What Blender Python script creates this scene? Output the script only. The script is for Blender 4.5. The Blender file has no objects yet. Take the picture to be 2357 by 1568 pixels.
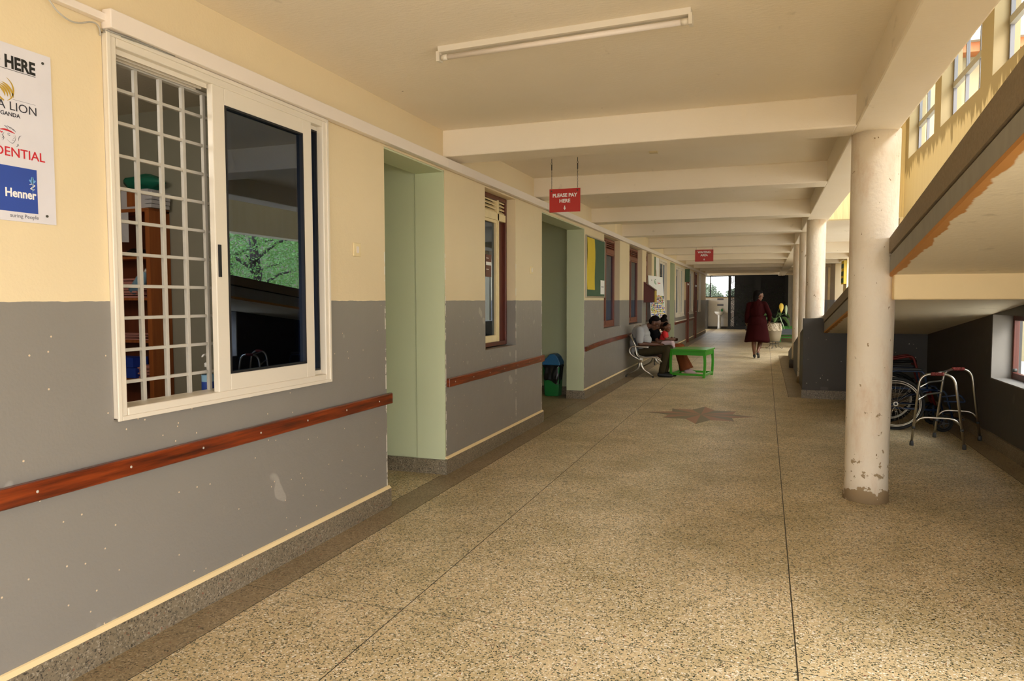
import bpy, bmesh, math, random
from mathutils import Vector, Matrix
import numpy as np
random.seed(7)
S = bpy.context.scene
COL = S.collection

# ---------------------------------------------------------------- camera
cd = bpy.data.cameras.new('camera'); cam = bpy.data.objects.new('camera', cd); COL.objects.link(cam)
cd.sensor_width = 36.0; cd.sensor_fit = 'HORIZONTAL'; cd.lens = 36.0*1648.8/2357.0
cd.clip_start = 0.05; cd.clip_end = 500
pan, pitch, roll = 0.33972, 0.05583, -0.0021167
fw = Vector((-math.sin(pan)*math.cos(pitch), math.cos(pan)*math.cos(pitch), -math.sin(pitch)))
rt = Vector((math.cos(pan), math.sin(pan), 0)); up = rt.cross(fw)
r2 = rt*math.cos(roll)+up*math.sin(roll); u2 = up*math.cos(roll)-rt*math.sin(roll)
cam.matrix_world = Matrix(((r2.x,u2.x,-fw.x,0),(r2.y,u2.y,-fw.y,0),(r2.z,u2.z,-fw.z,1.5),(0,0,0,1)))
S.camera = cam
# ---------------------------------------------------------------- view, sky, light
vs = S.view_settings
vs.view_transform = 'Standard'; vs.look = 'None'; vs.gamma = 1.0; vs.use_curve_mapping = False
vs.exposure = 2.58
S.cycles.max_bounces = 10; S.cycles.diffuse_bounces = 6; S.cycles.glossy_bounces = 4
S.cycles.transparent_max_bounces = 12; S.cycles.sample_clamp_indirect = 6.0
S.cycles.caustics_reflective = False; S.cycles.caustics_refractive = False
W = bpy.data.worlds.new('overcast_sky'); S.world = W; W.use_nodes = True
nt = W.node_tree; nt.nodes.clear()
wo = nt.nodes.new('ShaderNodeOutputWorld'); bg = nt.nodes.new('ShaderNodeBackground')
tc = nt.nodes.new('ShaderNodeTexCoord'); sp = nt.nodes.new('ShaderNodeSeparateXYZ'); rp = nt.nodes.new('ShaderNodeValToRGB')
rp.color_ramp.elements[0].color = (0.97, 0.96, 0.94, 1); rp.color_ramp.elements[0].position = 0.0
rp.color_ramp.elements[1].color = (0.86, 0.90, 1.0, 1); rp.color_ramp.elements[1].position = 0.9
nt.links.new(tc.outputs['Generated'], sp.inputs[0]); nt.links.new(sp.outputs['Z'], rp.inputs[0])
nt.links.new(rp.outputs[0], bg.inputs[0]); bg.inputs[1].default_value = 1.15
nt.links.new(bg.outputs[0], wo.inputs[0])
sl = bpy.data.lights.new('sun', 'SUN'); sun = bpy.data.objects.new('sun', sl); COL.objects.link(sun)
sl.energy = 0.7; sl.angle = math.radians(25); sl.color = (1.0, 0.97, 0.92)
sun.location = (10, -10, 20)
sun.rotation_euler = Vector((-0.62, 0.50, -0.62)).to_track_quat('-Z', 'Y').to_euler()
# ---------------------------------------------------------------- material helpers
def lin(h):
    if isinstance(h, str):
        h = h.lstrip('#'); v = [int(h[i:i+2], 16)/255 for i in (0, 2, 4)]
        v = [x/12.92 if x <= 0.04045 else ((x+0.055)/1.055)**2.4 for x in v]
        return (*v, 1)
    return (*h[:3], 1)
class N:
    """tiny wrapper for building node trees"""
    def __init__(s, name):
        s.m = bpy.data.materials.new(name); s.m.use_nodes = True; s.t = s.m.node_tree; s.t.nodes.clear()
        s.out = s.n('OutputMaterial'); s.p = s.n('BsdfPrincipled'); s.l(s.p.outputs[0], s.out.inputs[0])
        s.pos = s.n('NewGeometry').outputs['Position']
    def n(s, k, **kw):
        x = s.t.nodes.new('ShaderNode'+k)
        for a, b in kw.items(): setattr(x, a, b)
        return x
    def l(s, a, b): s.t.links.new(a, b)
    def set(s, **kw):
        for k, v in kw.items(): s.p.inputs[k.replace('_', ' ')].default_value = v
    def noise(s, scale, detail=3, rough=0.55, vec=None, stretch=None):
        x = s.n('TexNoise'); x.inputs['Scale'].default_value = scale; x.inputs['Detail'].default_value = detail; x.inputs['Roughness'].default_value = rough
        v = vec or s.pos
        if stretch:
            mp = s.n('Mapping'); mp.inputs['Scale'].default_value = stretch; s.l(v, mp.inputs[0]); v = mp.outputs[0]
        s.l(v, x.inputs['Vector']); return x.outputs['Fac']
    def voro(s, scale, feature='F1', vec=None, out='Distance', rnd=1.0):
        x = s.n('TexVoronoi', feature=feature); x.inputs['Scale'].default_value = scale; x.inputs['Randomness'].default_value = rnd
        s.l(vec or s.pos, x.inputs['Vector']); return x.outputs[out]
    def ramp(s, fac, stops, const=False):
        r = s.n('ValToRGB'); e = r.color_ramp.elements
        if const: r.color_ramp.interpolation = 'CONSTANT'
        while len(e) < len(stops): e.new(0.5)
        for i, (p, c) in enumerate(stops):
            e[i].position = p; e[i].color = c if len(c) == 4 else (*c, 1)
        s.l(fac, r.inputs[0]); return r.outputs[0]
    def g(s, fac, a, b): return s.ramp(fac, [(a, (0, 0, 0, 1)), (b, (1, 1, 1, 1))])
    def mix(s, fac, a, b, mode='MIX'):
        x = s.n('Mix', data_type='RGBA', blend_type=mode)
        for v, i in ((fac, 0), (a, 6), (b, 7)):
            if hasattr(v, 'links'): s.l(v, x.inputs[i])
            else: x.inputs[i].default_value = v
        return x.outputs[2]
    def math(s, op, a, b=None):
        x = s.n('Math', operation=op)
        for v, i in ((a, 0), (b, 1)):
            if v is None: continue
            if hasattr(v, 'links'): s.l(v, x.inputs[i])
            else: x.inputs[i].default_value = v
        return x.outputs[0]
    def z(s): q = s.n('SeparateXYZ'); s.l(s.pos, q.inputs[0]); return q.outputs
    def bump(s, h, strength=0.2, dist=0.01):
        b = s.n('Bump'); b.inputs['Strength'].default_value = strength; b.inputs['Distance'].default_value = dist
        s.l(h, b.inputs['Height']); s.l(b.outputs[0], s.p.inputs['Normal'])
    def col(s, c): s.l(c, s.p.inputs['Base Color'])
def mat(name, c, rough=0.6, metal=0.0, var=0.10, vs_=4.0, bump=0.0, bs=120, spec=0.5, coat=0.0):
    m = N(name); c = lin(c)
    if var:
        d = tuple(x*(1-var) for x in c[:3])+(1,); e = tuple(min(1, x*(1+var)) for x in c[:3])+(1,)
        m.col(m.mix(m.noise(vs_), d, e))
    else: m.set(Base_Color=c)
    m.set(Roughness=rough, Metallic=metal, Specular_IOR_Level=spec, Coat_Weight=coat)
    if bump: m.bump(m.noise(bs, 4), bump, 0.004)
    return m.m

def flecks(m, base, fleck, scale, size, dens):
    """scattered paint chips: fleck colour inside small cells of a voronoi, where another noise allows"""
    d = m.voro(scale); c = m.voro(scale, out='Color')
    a = m.math('LESS_THAN', d, size); r = m.n('SeparateColor'); m.l(c, r.inputs[0])
    b = m.math('GREATER_THAN', r.outputs[0], 1-dens)
    return m.mix(m.math('MULTIPLY', a, b), base, fleck)

def wall_material(name, cream, grey, split=1.5, rough_low=0.36):
    m = N(name); z = m.z()[2]
    up_c = m.mix(m.noise(1.3, 4), lin(cream), tuple(x*0.9 for x in lin(cream)[:3])+(1,))
    up_c = m.mix(m.g(m.noise(0.9, 2), 0.66, 0.70), up_c, tuple(min(1, x*1.06) for x in lin(cream)[:3])+(1,))
    lo = m.mix(m.noise(2.2, 5), lin(grey), tuple(x*0.86 for x in lin(grey)[:3])+(1,))
    lo = m.mix(m.g(m.noise(3.5, 2), 0.70, 0.72), lo, tuple(min(1, x*1.35) for x in lin(grey)[:3])+(1,))
    lo = flecks(m, lo, (0.75, 0.70, 0.62, 1), 11, 0.075, 0.30)
    lo = flecks(m, lo, (0.70, 0.55, 0.38, 1), 24, 0.10, 0.05)
    zz = m.math('ADD', z, m.math('MULTIPLY', m.math('SUBTRACT', m.noise(9), 0.5), 0.012))
    f = m.math('GREATER_THAN', zz, split)
    if cream != grey:      # paint knocked off along the corners of the openings
        y_ = m.z()[1]; e_ = None
        for q in (4.572, 5.607, 7.447, 8.412, 10.607):
            c_ = m.n('Math', operation='COMPARE'); m.l(y_, c_.inputs[0]); c_.inputs[1].default_value = q; c_.inputs[2].default_value = 0.0065
            e_ = c_.outputs[0] if e_ is None else m.math('MAXIMUM', e_, c_.outputs[0])
        e_ = m.math('MULTIPLY', m.math('MULTIPLY', e_, m.g(m.noise(9, 4, 0.7), 0.50, 0.53)), m.math('LESS_THAN', z, 1.9))
        lo = m.mix(e_, lo, (0.80, 0.76, 0.68, 1)); up_c = m.mix(e_, up_c, (0.80, 0.76, 0.68, 1))
    m.col(m.mix(f, lo, up_c))
    rr = m.n('MapRange'); m.l(f, rr.inputs[0]); rr.inputs[3].default_value = rough_low; rr.inputs[4].default_value = 0.62
    m.l(rr.outputs[0], m.p.inputs['Roughness'])
    m.bump(m.math('ADD', m.noise(7, 3), m.math('MULTIPLY', m.noise(90, 3), 0.25)), 0.28, 0.012)
    return m.m
def terrazzo(name, cement, dark, light, scale=62, stain=0.5, sheen=0.42, ratio=(0.34, 0.60)):
    m = N(name)
    wv = m.n('VectorMath', operation='ADD'); nn = m.n('TexNoise'); nn.inputs['Scale'].default_value = 30
    m.l(m.pos, nn.inputs['Vector'])
    sc = m.n('VectorMath', operation='SCALE'); m.l(nn.outputs['Color'], sc.inputs[0]); sc.inputs['Scale'].default_value = 0.035
    m.l(m.pos, wv.inputs[0]); m.l(sc.outputs[0], wv.inputs[1]); v = wv.outputs[0]
    q = m.n('SeparateColor'); m.l(m.voro(scale, vec=v, out='Color'), q.inputs[0])
    chip = m.ramp(q.outputs[0], [(0.0, lin(dark)), (ratio[0]*0.35, tuple(x*1.9 for x in lin(dark)[:3])+(1,)), (ratio[0], lin(cement)),
                                 (ratio[1], tuple(x*0.86 for x in lin(cement)[:3])+(1,)), (0.75, lin(light)), (0.93, lin(cement)), (0.985, (0.28, 0.10, 0.06, 1))], True)
    edge = m.voro(scale, 'DISTANCE_TO_EDGE', vec=v)
    base = m.mix(m.math('LESS_THAN', edge, 0.11), chip, tuple(x*0.92 for x in lin(cement)[:3])+(1,))
    dirt = m.g(m.noise(1.5, 6, 0.68), 0.40, 0.74)
    base = m.mix(m.math('MULTIPLY', dirt, stain), base, (0.36, 0.36, 0.20, 1), 'MULTIPLY')
    base = m.mix(m.math('MULTIPLY', m.g(m.noise(0.35, 3), 0.45, 0.7), stain*0.6), base, (0.74, 0.66, 0.46, 1), 'MULTIPLY')
    m.col(base)
    m.l(m.math('ADD', m.math('MULTIPLY', m.noise(2.5, 4), 0.25), sheen-0.1), m.p.inputs['Roughness'])
    m.bump(m.noise(60, 3), 0.08, 0.004)
    return m.m

MT = {}
MT['wall'] = wall_material('two_tone_paint', '#e8d5ae', '#8d8881')
MT['wall_dark'] = wall_material('dark_shaded_grey_paint', '#494540', '#494540', 1.5, 0.55)  # darker copy of the wall grey, low light under the ramp in its colour
MT['ceiling'] = None
m = N('ceiling_paint'); m.col(m.mix(m.math('MULTIPLY', m.g(m.noise(2.4, 5, 0.65, stretch=(1.6, 0.8, 1.6)), 0.66, 0.74), 0.35), m.mix(m.noise(1.2, 5), lin('#f4eada'), lin('#eaddc4')), lin('#a3977f')))
c_ = m.p.inputs['Base Color'].links[0].from_socket; m.col(flecks(m, flecks(m, c_, lin('#5d4c36'), 2.3, 0.018, 0.5), lin('#6e5a40'), 6, 0.03, 0.06)); m.set(Roughness=0.8)
m.bump(m.math('ADD', m.noise(16, 4, stretch=(1, 4, 1)), m.math('MULTIPLY', m.noise(110, 3), 0.4)), 0.22, 0.01); MT['ceiling'] = m.m
MT['cream'] = mat('cream_paint', '#f0d8a6', 0.65, var=0.06, bump=0.12)
MT['green_paint'] = mat('sage_green_paint', '#c9cfaa', 0.5, var=0.05, vs_=1.5, bump=0.15, bs=14)
MT['green_dim'] = mat('sage_green_paint_darker', '#a9b192', 0.5, var=0.06, vs_=1.5, bump=0.15, bs=14)  # darker copy of the sage green paint
MT['terr'] = terrazzo('terrazzo_light', '#e2cda4', '#3f4436', '#fbf5ea', 112, 0.62)
MT['terr_dark'] = terrazzo('terrazzo_border', '#a39072', '#5a5040', '#b8a88e', 110, 0.35, 0.40)
MT['terr_skirt'] = terrazzo('terrazzo_skirting', '#8a7d68', '#453f36', '#a59a88', 120, 0.3, 0.45)
MT['joint'] = mat('joint_strip', '#3a3529', 0.6)
MT['pink'] = mat('inlay_red', '#a0745a', 0.4, var=0.2, vs_=60)
MT['inlay_grey'] = mat('inlay_grey', '#77705a', 0.4, var=0.2, vs_=60)
MT['upvc'] = mat('white_window_plastic', '#dfd6c6', 0.35, var=0.03)
MT['gasket'] = mat('black_gasket', '#15151a', 0.5, var=0)
MT['steelwhite'] = mat('white_painted_steel', '#b9b4aa', 0.45, var=0.08, vs_=20)
MT['trunk'] = mat('white_trunking', '#eadfd4', 0.4, var=0.03)
MT['wood_red'] = None
m = N('varnished_red_wood'); w = m.noise(6, 5, 0.6, stretch=(8, 0.5, 8))
m.col(m.ramp(w, [(0.3, lin('#3c1105')), (0.5, lin('#6e280b')), (0.68, lin('#8c3a12'))])); m.set(Roughness=0.28, Coat_Weight=0.3); MT['wood_red'] = m.m
m = N('brown_painted_timber'); m.col(m.mix(m.noise(8, 4, stretch=(3, 3, 0.4)), lin('#5e2a18'), lin('#86472f'))); m.set(Roughness=0.4); MT['brown'] = m.m
m = N('cabinet_veneer'); m.col(m.ramp(m.noise(5, 4, stretch=(6, 6, 0.5)), [(0.3, lin('#a4592a')), (0.7, lin('#bb6c36'))])); m.set(Roughness=0.45); MT['veneer'] = m.m
MT['cream_timber'] = mat('cream_painted_timber', '#e6d3a4', 0.5, var=0.1, vs_=15)
def glass(name, tint, fac, refl=(0.62, 0.78, 1.0)):
    m = N(name); t = m.n('BsdfTransparent'); t.inputs[0].default_value = (*tint, 1)
    gl = m.n('BsdfGlossy'); gl.inputs[0].default_value = (*refl, 1); gl.inputs['Roughness'].default_value = 0.0
    mx = m.n('MixShader'); fr = m.n('Fresnel'); fr.inputs[0].default_value = 1.55; m.l(m.math('MINIMUM', m.math('ADD', m.math('MULTIPLY', fr.outputs[0], 0.9 if fac > 0.1 else 0.0), fac-0.03 if fac > 0.1 else 0.04), 0.9), mx.inputs[0])
    m.l(t.outputs[0], mx.inputs[1]); m.l(gl.outputs[0], mx.inputs[2]); m.l(mx.outputs[0], m.out.inputs[0]); return m.m
MT['glass'] = glass('tinted_window_glass', (0.35, 0.42, 0.55), 0.17, (0.62, 0.76, 1.0))
MT['glass_clear'] = glass('clear_window_glass', (0.9, 0.92, 0.92), 0.06)
m = N('column_paint'); zz = m.z()[2]
c0 = m.mix(m.noise(3, 5), lin('#efe6d6'), lin('#e2d3ba'))
rust = m.math('MULTIPLY', m.g(m.noise(5, 6, 0.7, stretch=(1, 1, 0.35)), 0.50, 0.74), 0.45)
c0 = m.mix(rust, c0, lin('#c08a4e'))
pk = m.math('ADD', m.noise(11, 5, 0.65), m.math('MULTIPLY', m.ramp(zz, [(0.0, (1, 1, 1, 1)), (0.075, (0.80, 0.80, 0.80, 1)), (0.10, (0.42, 0.42, 0.42, 1)), (0.45, (0.20, 0.20, 0.20, 1)), (1.0, (0, 0, 0, 1))]), 0.36))
c0 = m.mix(m.g(pk, 0.70, 0.715), c0, lin('#a48d6c'))
sc = m.g(m.noise(26, 3, 0.6, stretch=(1, 1, 0.6)), 0.70, 0.72)
c0 = m.mix(sc, c0, lin('#8f7550')); m.col(c0); m.set(Roughness=0.7)
m.bump(m.math('ADD', m.noise(28, 5), m.math('MULTIPLY', m.g(pk, 0.70, 0.715), -0.6)), 0.4, 0.012); MT['column'] = m.m
m = N('stained_render'); x, y, z_ = m.z()
st = m.g(m.math('ADD', m.noise(5, 5, 0.7, stretch=(1, 1, 0.12)), m.math('MULTIPLY', m.math('SUBTRACT', z_, 3.62), 0.9)), 0.50, 0.56)
m.col(m.mix(st, m.mix(m.noise(14, 4, stretch=(1, 1, 0.06)), lin('#dccfab'), lin('#cdbd95')), lin('#978763'))); m.set(Roughness=0.8); MT['stained'] = m.m
m = N('rain_streaked_render')
m.col(m.mix(m.g(m.noise(22, 4, 0.7, stretch=(1, 1, 0.04)), 0.45, 0.75), lin('#f3e2b2'), lin('#c9b47c'))); m.set(Roughness=0.8); MT['streaked'] = m.m
m = N('ramp_cap_terrazzo'); m.col(m.mix(m.noise(55, 5, 0.7), lin('#a08f76'), lin('#6d5e49'))); m.set(Roughness=0.7); m.bump(m.noise(80, 4), 0.3, 0.005); MT['cap'] = m.m
m = N('ramp_grey_paint'); m.col(m.mix(m.noise(14, 4, stretch=(1, 1, 0.5)), lin('#a09d94'), lin('#8a867c'))); m.set(Roughness=0.6); MT['ramp_grey'] = m.m
m = N('soffit_paint'); x, y, z_ = m.z()
ed = m.math('ADD', x, m.math('MULTIPLY', m.math('SUBTRACT', m.noise(5, 4), 0.5), 0.11))
c0 = m.mix(m.g(ed, 0.880, 0.888), lin('#c38a4a'), m.mix(m.g(m.noise(2.6, 5, 0.6, stretch=(1, 2, 1)), 0.62, 0.74), lin('#ece0c6'), lin('#b9ab90')))
m.col(c0); m.set(Roughness=0.8); m.bump(m.noise(24, 4), 0.3, 0.008); MT['soffit'] = m.m
for k, c, r in (('black', '#141414', 0.5), ('white', '#ecebe8', 0.5), ('red_sign', '#b3231a', 0.4), ('green_felt', '#47604a', 0.9), ('yellow_paper', '#d6bb35', 0.8),
                ('blue_plastic', '#2f6da0', 0.4), ('green_plastic', '#1f7a3c', 0.4), ('bag', '#17171a', 0.35), ('maroon', '#5a241c', 0.45), ('mustard', '#b79a2c', 0.5), ('green_gloss', '#3f9c26', 0.3),
                ('dark_red', '#2c0707', 0.85), ('olive_cloth', '#3c3524', 0.9), ('grey_cloth', '#a8a8a8', 0.9), ('white_cloth', '#dcdfe2', 0.9), ('black_cloth', '#141315', 0.9), ('rust_cloth', '#7c4426', 0.9), ('red_cloth', '#d4282a', 0.85),
                ('hair', '#120d0b', 0.75), ('hairband', '#6a3424', 0.8), ('skin', '#5a3623', 0.5), ('skin2', '#6b432c', 0.5), ('navy', '#12233a', 0.5), ('screenblack', '#0c0d0d', 0.6), ('hedge', '#1f2c18', 0.7), ('hazy_leaf', '#4f5a48', 0.8),
                ('ceramic', '#e4e4e0', 0.2), ('pot', '#83765f', 0.8), ('pot_white', '#e9dcc4', 0.7), ('iron', '#3b3a33', 0.5), ('leaf', '#4c6a3a', 0.5), ('leaf_pale', '#9aa987', 0.5), ('leaf_yellow', '#d8b545', 0.5),
                ('bluebar', '#1d3152', 0.35), ('rubber', '#3f3f3f', 0.8), ('tyre', '#1c1c1c', 0.8), ('grip', '#7a2a22', 0.7), ('redframe', '#7a1c12', 0.4), ('gold', '#b8952c', 0.5), ('poster_blue', '#2c4aa0', 0.5), ('logo_red', '#c41f2c', 0.5), ('lightblue', '#6fa8de', 0.5),
                ('grey_text', '#6d6d78', 0.6), ('dark_text', '#35353f', 0.6), ('pink_paper', '#c88a80', 0.8), ('paper', '#d9d6dc', 0.8), ('teal_bag', '#1c7a62', 0.5), ('binder', '#2746b0', 0.45), ('sky_plastic', '#8fb9d6', 0.4), ('bark', '#4a3c2e', 0.9), ('shoe_pink', '#c9aeb0', 0.7), ('interior', '#a9a796', 0.8), ('grey_seat', '#6f7c88', 0.4), ('far_white', '#d9d6d0', 0.7), ('reveal', '#8b847b', 0.7), ('ochre', '#8f8264', 0.8)):
    MT[k] = mat(k, c, r, var=0.08, vs_=6)
for k in ('hair', 'dark_red', 'olive_cloth', 'black_cloth', 'rust_cloth', 'grey_cloth'): MT[k].node_tree.nodes['Principled BSDF'].inputs['Specular IOR Level'].default_value = 0.08
MT['chrome'] = mat('brushed_metal', '#bdb6a8', 0.30, 1.0, var=0.05)
MT['dark_timber'] = mat('dark_red_timber', '#5a2410', 0.4, var=0.2)
MT['steel_frame'] = mat('grey_steel_frame', '#6f6e70', 0.5)
MT['alu'] = mat('powder_coated_metal', '#b9b3a4', 0.35, 0.8, var=0.05)
# ---------------------------------------------------------------- mesh builder
ORG = {}
class MB:
    def __init__(s): s.v = []; s.f = []; s.mi = []; s.mats = []; s.cur = 0; s.sm = []
    def use(s, m):
        m = MT[m] if isinstance(m, str) else m
        if m not in s.mats: s.mats.append(m)
        s.cur = s.mats.index(m); return s
    def face(s, idx, smooth=False): s.f.append(tuple(idx)); s.mi.append(s.cur); s.sm.append(smooth)
    def pts(s, P): n = len(s.v); s.v += [tuple(p) for p in P]; return n
    def box(s, x0, x1, y0, y1, z0, z1):
        n = s.pts([(x0,y0,z0),(x1,y0,z0),(x1,y1,z0),(x0,y1,z0),(x0,y0,z1),(x1,y0,z1),(x1,y1,z1),(x0,y1,z1)])
        for q in ((3,2,1,0),(4,5,6,7),(0,1,5,4),(1,2,6,5),(2,3,7,6),(3,0,4,7)): s.face([n+i for i in q])
        return s
    def hexa(s, a, b):
        """a, b: two quads (4 pts each) joined into a solid"""
        n = s.pts(list(a)+list(b))
        for q in ((3,2,1,0),(4,5,6,7),(0,1,5,4),(1,2,6,5),(2,3,7,6),(3,0,4,7)): s.face([n+i for i in q])
        return s
    def obox(s, c, ax, ay, az, hx, hy, hz):
        c = Vector(c); ax = Vector(ax).normalized()*hx; ay = Vector(ay).normalized()*hy; az = Vector(az).normalized()*hz
        return s.hexa([c-ax-ay-az, c+ax-ay-az, c+ax+ay-az, c-ax+ay-az], [c-ax-ay+az, c+ax-ay+az, c+ax+ay+az, c-ax+ay+az])
    def bar(s, p, q, w, t=None, upv=(0, 0, 1)):
        p = Vector(p); q = Vector(q); d = (q-p); u = Vector(upv)
        if abs(d.normalized().dot(u)) > 0.97: u = Vector((1, 0, 0))
        sd = d.cross(u).normalized(); u = sd.cross(d).normalized()
        return s.obox((p+q)/2, sd, d, u, w/2, d.length/2, (t or w)/2)
    def prism(s, poly, axis, a, b):
        """polygon in the two other axes, extruded from a to b along axis"""
        def P(p, t):
            if axis == 'x': return (t, p[0], p[1])
            if axis == 'y': return (p[0], t, p[1])
            return (p[0], p[1], t)
        k = len(poly); n = s.pts([P(p, a) for p in poly]+[P(p, b) for p in poly])
        s.face([n+i for i in range(k)][::-1]); s.face([n+k+i for i in range(k)])
        for i in range(k): s.face([n+i, n+(i+1) % k, n+k+(i+1) % k, n+k+i])
        return s
    def tube(s, path, r, n=8, caps=True, closed=False):
        P = [Vector(p) for p in path]; R = r if isinstance(r, (list, tuple)) else [r]*len(P); m = len(P); base = []
        prev = None
        for i, p in enumerate(P):
            if closed: t = P[(i+1) % m]-P[i-1]
            else: t = P[min(i+1, m-1)]-P[max(i-1, 0)]
            t.normalize()
            if prev is None:
                u = Vector((0, 0, 1)) if abs(t.z) < 0.9 else Vector((1, 0, 0))
                u = (u-t*u.dot(t)).normalized()
            else:
                u = prev-t*prev.dot(t); u = u.normalized() if u.length > 1e-6 else prev
            prev = u; w = t.cross(u)
            base.append(s.pts([p+(u*math.cos(a)+w*math.sin(a))*R[i] for a in [2*math.pi*k/n for k in range(n)]]))
        for i in range(m if closed else m-1):
            a, b = base[i], base[(i+1) % m]
            for k in range(n): s.face([a+k, a+(k+1) % n, b+(k+1) % n, b+k], True)
        if caps and not closed:
            s.face([base[0]+k for k in range(n)][::-1]); s.face([base[-1]+k for k in range(n)])
        return s
    def cyl(s, p, q, r, n=12): return s.tube([p, q], r if isinstance(r, (list, tuple)) else [r, r], n)
    def lathe(s, c, prof, n=24, cap=True):
        """profile [(r, z)] about the vertical through c"""
        base = [s.pts([(c[0]+r*math.cos(2*math.pi*k/n), c[1]+r*math.sin(2*math.pi*k/n), c[2]+z) for k in range(n)]) for r, z in prof]
        for a, b in zip(base, base[1:]):
            for k in range(n): s.face([a+k, a+(k+1) % n, b+(k+1) % n, b+k], True)
        if cap: s.face([base[0]+k for k in range(n)][::-1]); s.face([base[-1]+k for k in range(n)])
        return s
    def sphere(s, c, r, nu=14, nv=9):
        rx, ry, rz = r if isinstance(r, (list, tuple)) else (r, r, r)
        base = []
        for j in range(1, nv):
            t = math.pi*j/nv
            base.append(s.pts([(c[0]+rx*math.sin(t)*math.cos(2*math.pi*k/nu), c[1]+ry*math.sin(t)*math.sin(2*math.pi*k/nu), c[2]-rz*math.cos(t)) for k in range(nu)]))
        a = s.pts([(c[0], c[1], c[2]-rz)]); b = s.pts([(c[0], c[1], c[2]+rz)])
        for k in range(nu): s.face([a, base[0]+(k+1) % nu, base[0]+k], True); s.face([b, base[-1]+k, base[-1]+(k+1) % nu], True)
        for u, w in zip(base, base[1:]):
            for k in range(nu): s.face([u+k, u+(k+1) % nu, w+(k+1) % nu, w+k], True)
        return s
    def build(s, name, m=None, parent=None, bevel=0.0, **kw):
        me = bpy.data.meshes.new(name)
        if parent is not None: o_ = ORG[parent.name]
        else:
            a = np.array(s.v); mn = a.min(0); mx = a.max(0); o_ = Vector(((mn[0]+mx[0])/2, (mn[1]+mx[1])/2, mn[2]))
            if kw.get('kind') == 'structure': o_ = Vector((0, 0, 0))
        vv = np.array(s.v)-np.array(o_)
        me.from_pydata(vv.tolist(), [], s.f)
        mats = [MT[m] if isinstance(m, str) else m] if m is not None else s.mats
        for x in mats: me.materials.append(x)
        if m is None: me.polygons.foreach_set('material_index', s.mi)
        me.polygons.foreach_set('use_smooth', s.sm)
        bm = bmesh.new(); bm.from_mesh(me); bmesh.ops.recalc_face_normals(bm, faces=bm.faces); bm.to_mesh(me); bm.free()
        o = bpy.data.objects.new(name, me); COL.objects.link(o)
        if parent is None: o.location = o_
        else: o.parent = parent
        ORG[o.name] = Vector(o_)
        if bevel:
            b = o.modifiers.new('bevel', 'BEVEL'); b.width = bevel; b.segments = 2; b.limit_method = 'ANGLE'; b.angle_limit = math.radians(40)
        props(o, **kw); return o
def props(o, label=None, cat=None, group=None, kind=None):
    if label: o['label'] = label
    if cat: o['category'] = cat
    if group: o['group'] = group
    if kind: o['kind'] = kind
    return o
def thing(name, loc, label=None, cat=None, group=None, kind=None):
    o = bpy.data.objects.new(name, None); COL.objects.link(o); o.location = loc; o.empty_display_size = 0.1
    ORG[o.name] = Vector(loc); return props(o, label, cat, group, kind)
def B(*a): return MB().box(*a)
def text(s, size, origin, xdir, name, m, parent, align='LEFT', bold=0.0, depth=0.0015, sx=1.0, kw=None):
    """flat lettering standing on a vertical face; xdir is the reading direction"""
    cu = bpy.data.curves.new('t', 'FONT'); cu.body = s; cu.size = size; cu.align_x = align; cu.offset = bold; cu.extrude = depth; cu.resolution_u = 3
    t = bpy.data.objects.new('t', cu); COL.objects.link(t)
    me = bpy.data.meshes.new_from_object(t.evaluated_get(bpy.context.evaluated_depsgraph_get()))
    bpy.data.objects.remove(t)
    x = Vector(xdir); z = Vector((0, 0, 1)); nrm = x.cross(z)
    o_ = ORG[parent.name]
    M_ = Matrix.Translation(Vector(origin)-o_) @ Matrix((( x.x, z.x, nrm.x, 0), (x.y, z.y, nrm.y, 0), (x.z, z.z, nrm.z, 0), (0, 0, 0, 1))) @ Matrix.Diagonal((sx, 1, 1, 1))
    me.transform(M_); me.materials.clear(); me.materials.append(MT[m] if isinstance(m, str) else m)
    me.name = name
    o = bpy.data.objects.new(name, me); COL.objects.link(o); o.parent = parent; ORG[o.name] = Vector(o_)
    return o
def dup(root, loc, label=None):
    r = root.copy(); COL.objects.link(r); r.location = loc
    if label: r['label'] = label
    for ch in list(root.children):
        c = ch.copy(); COL.objects.link(c); c.parent = r
        for g_ in ch.children:
            d = g_.copy(); COL.objects.link(d); d.parent = c
    return r
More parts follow.
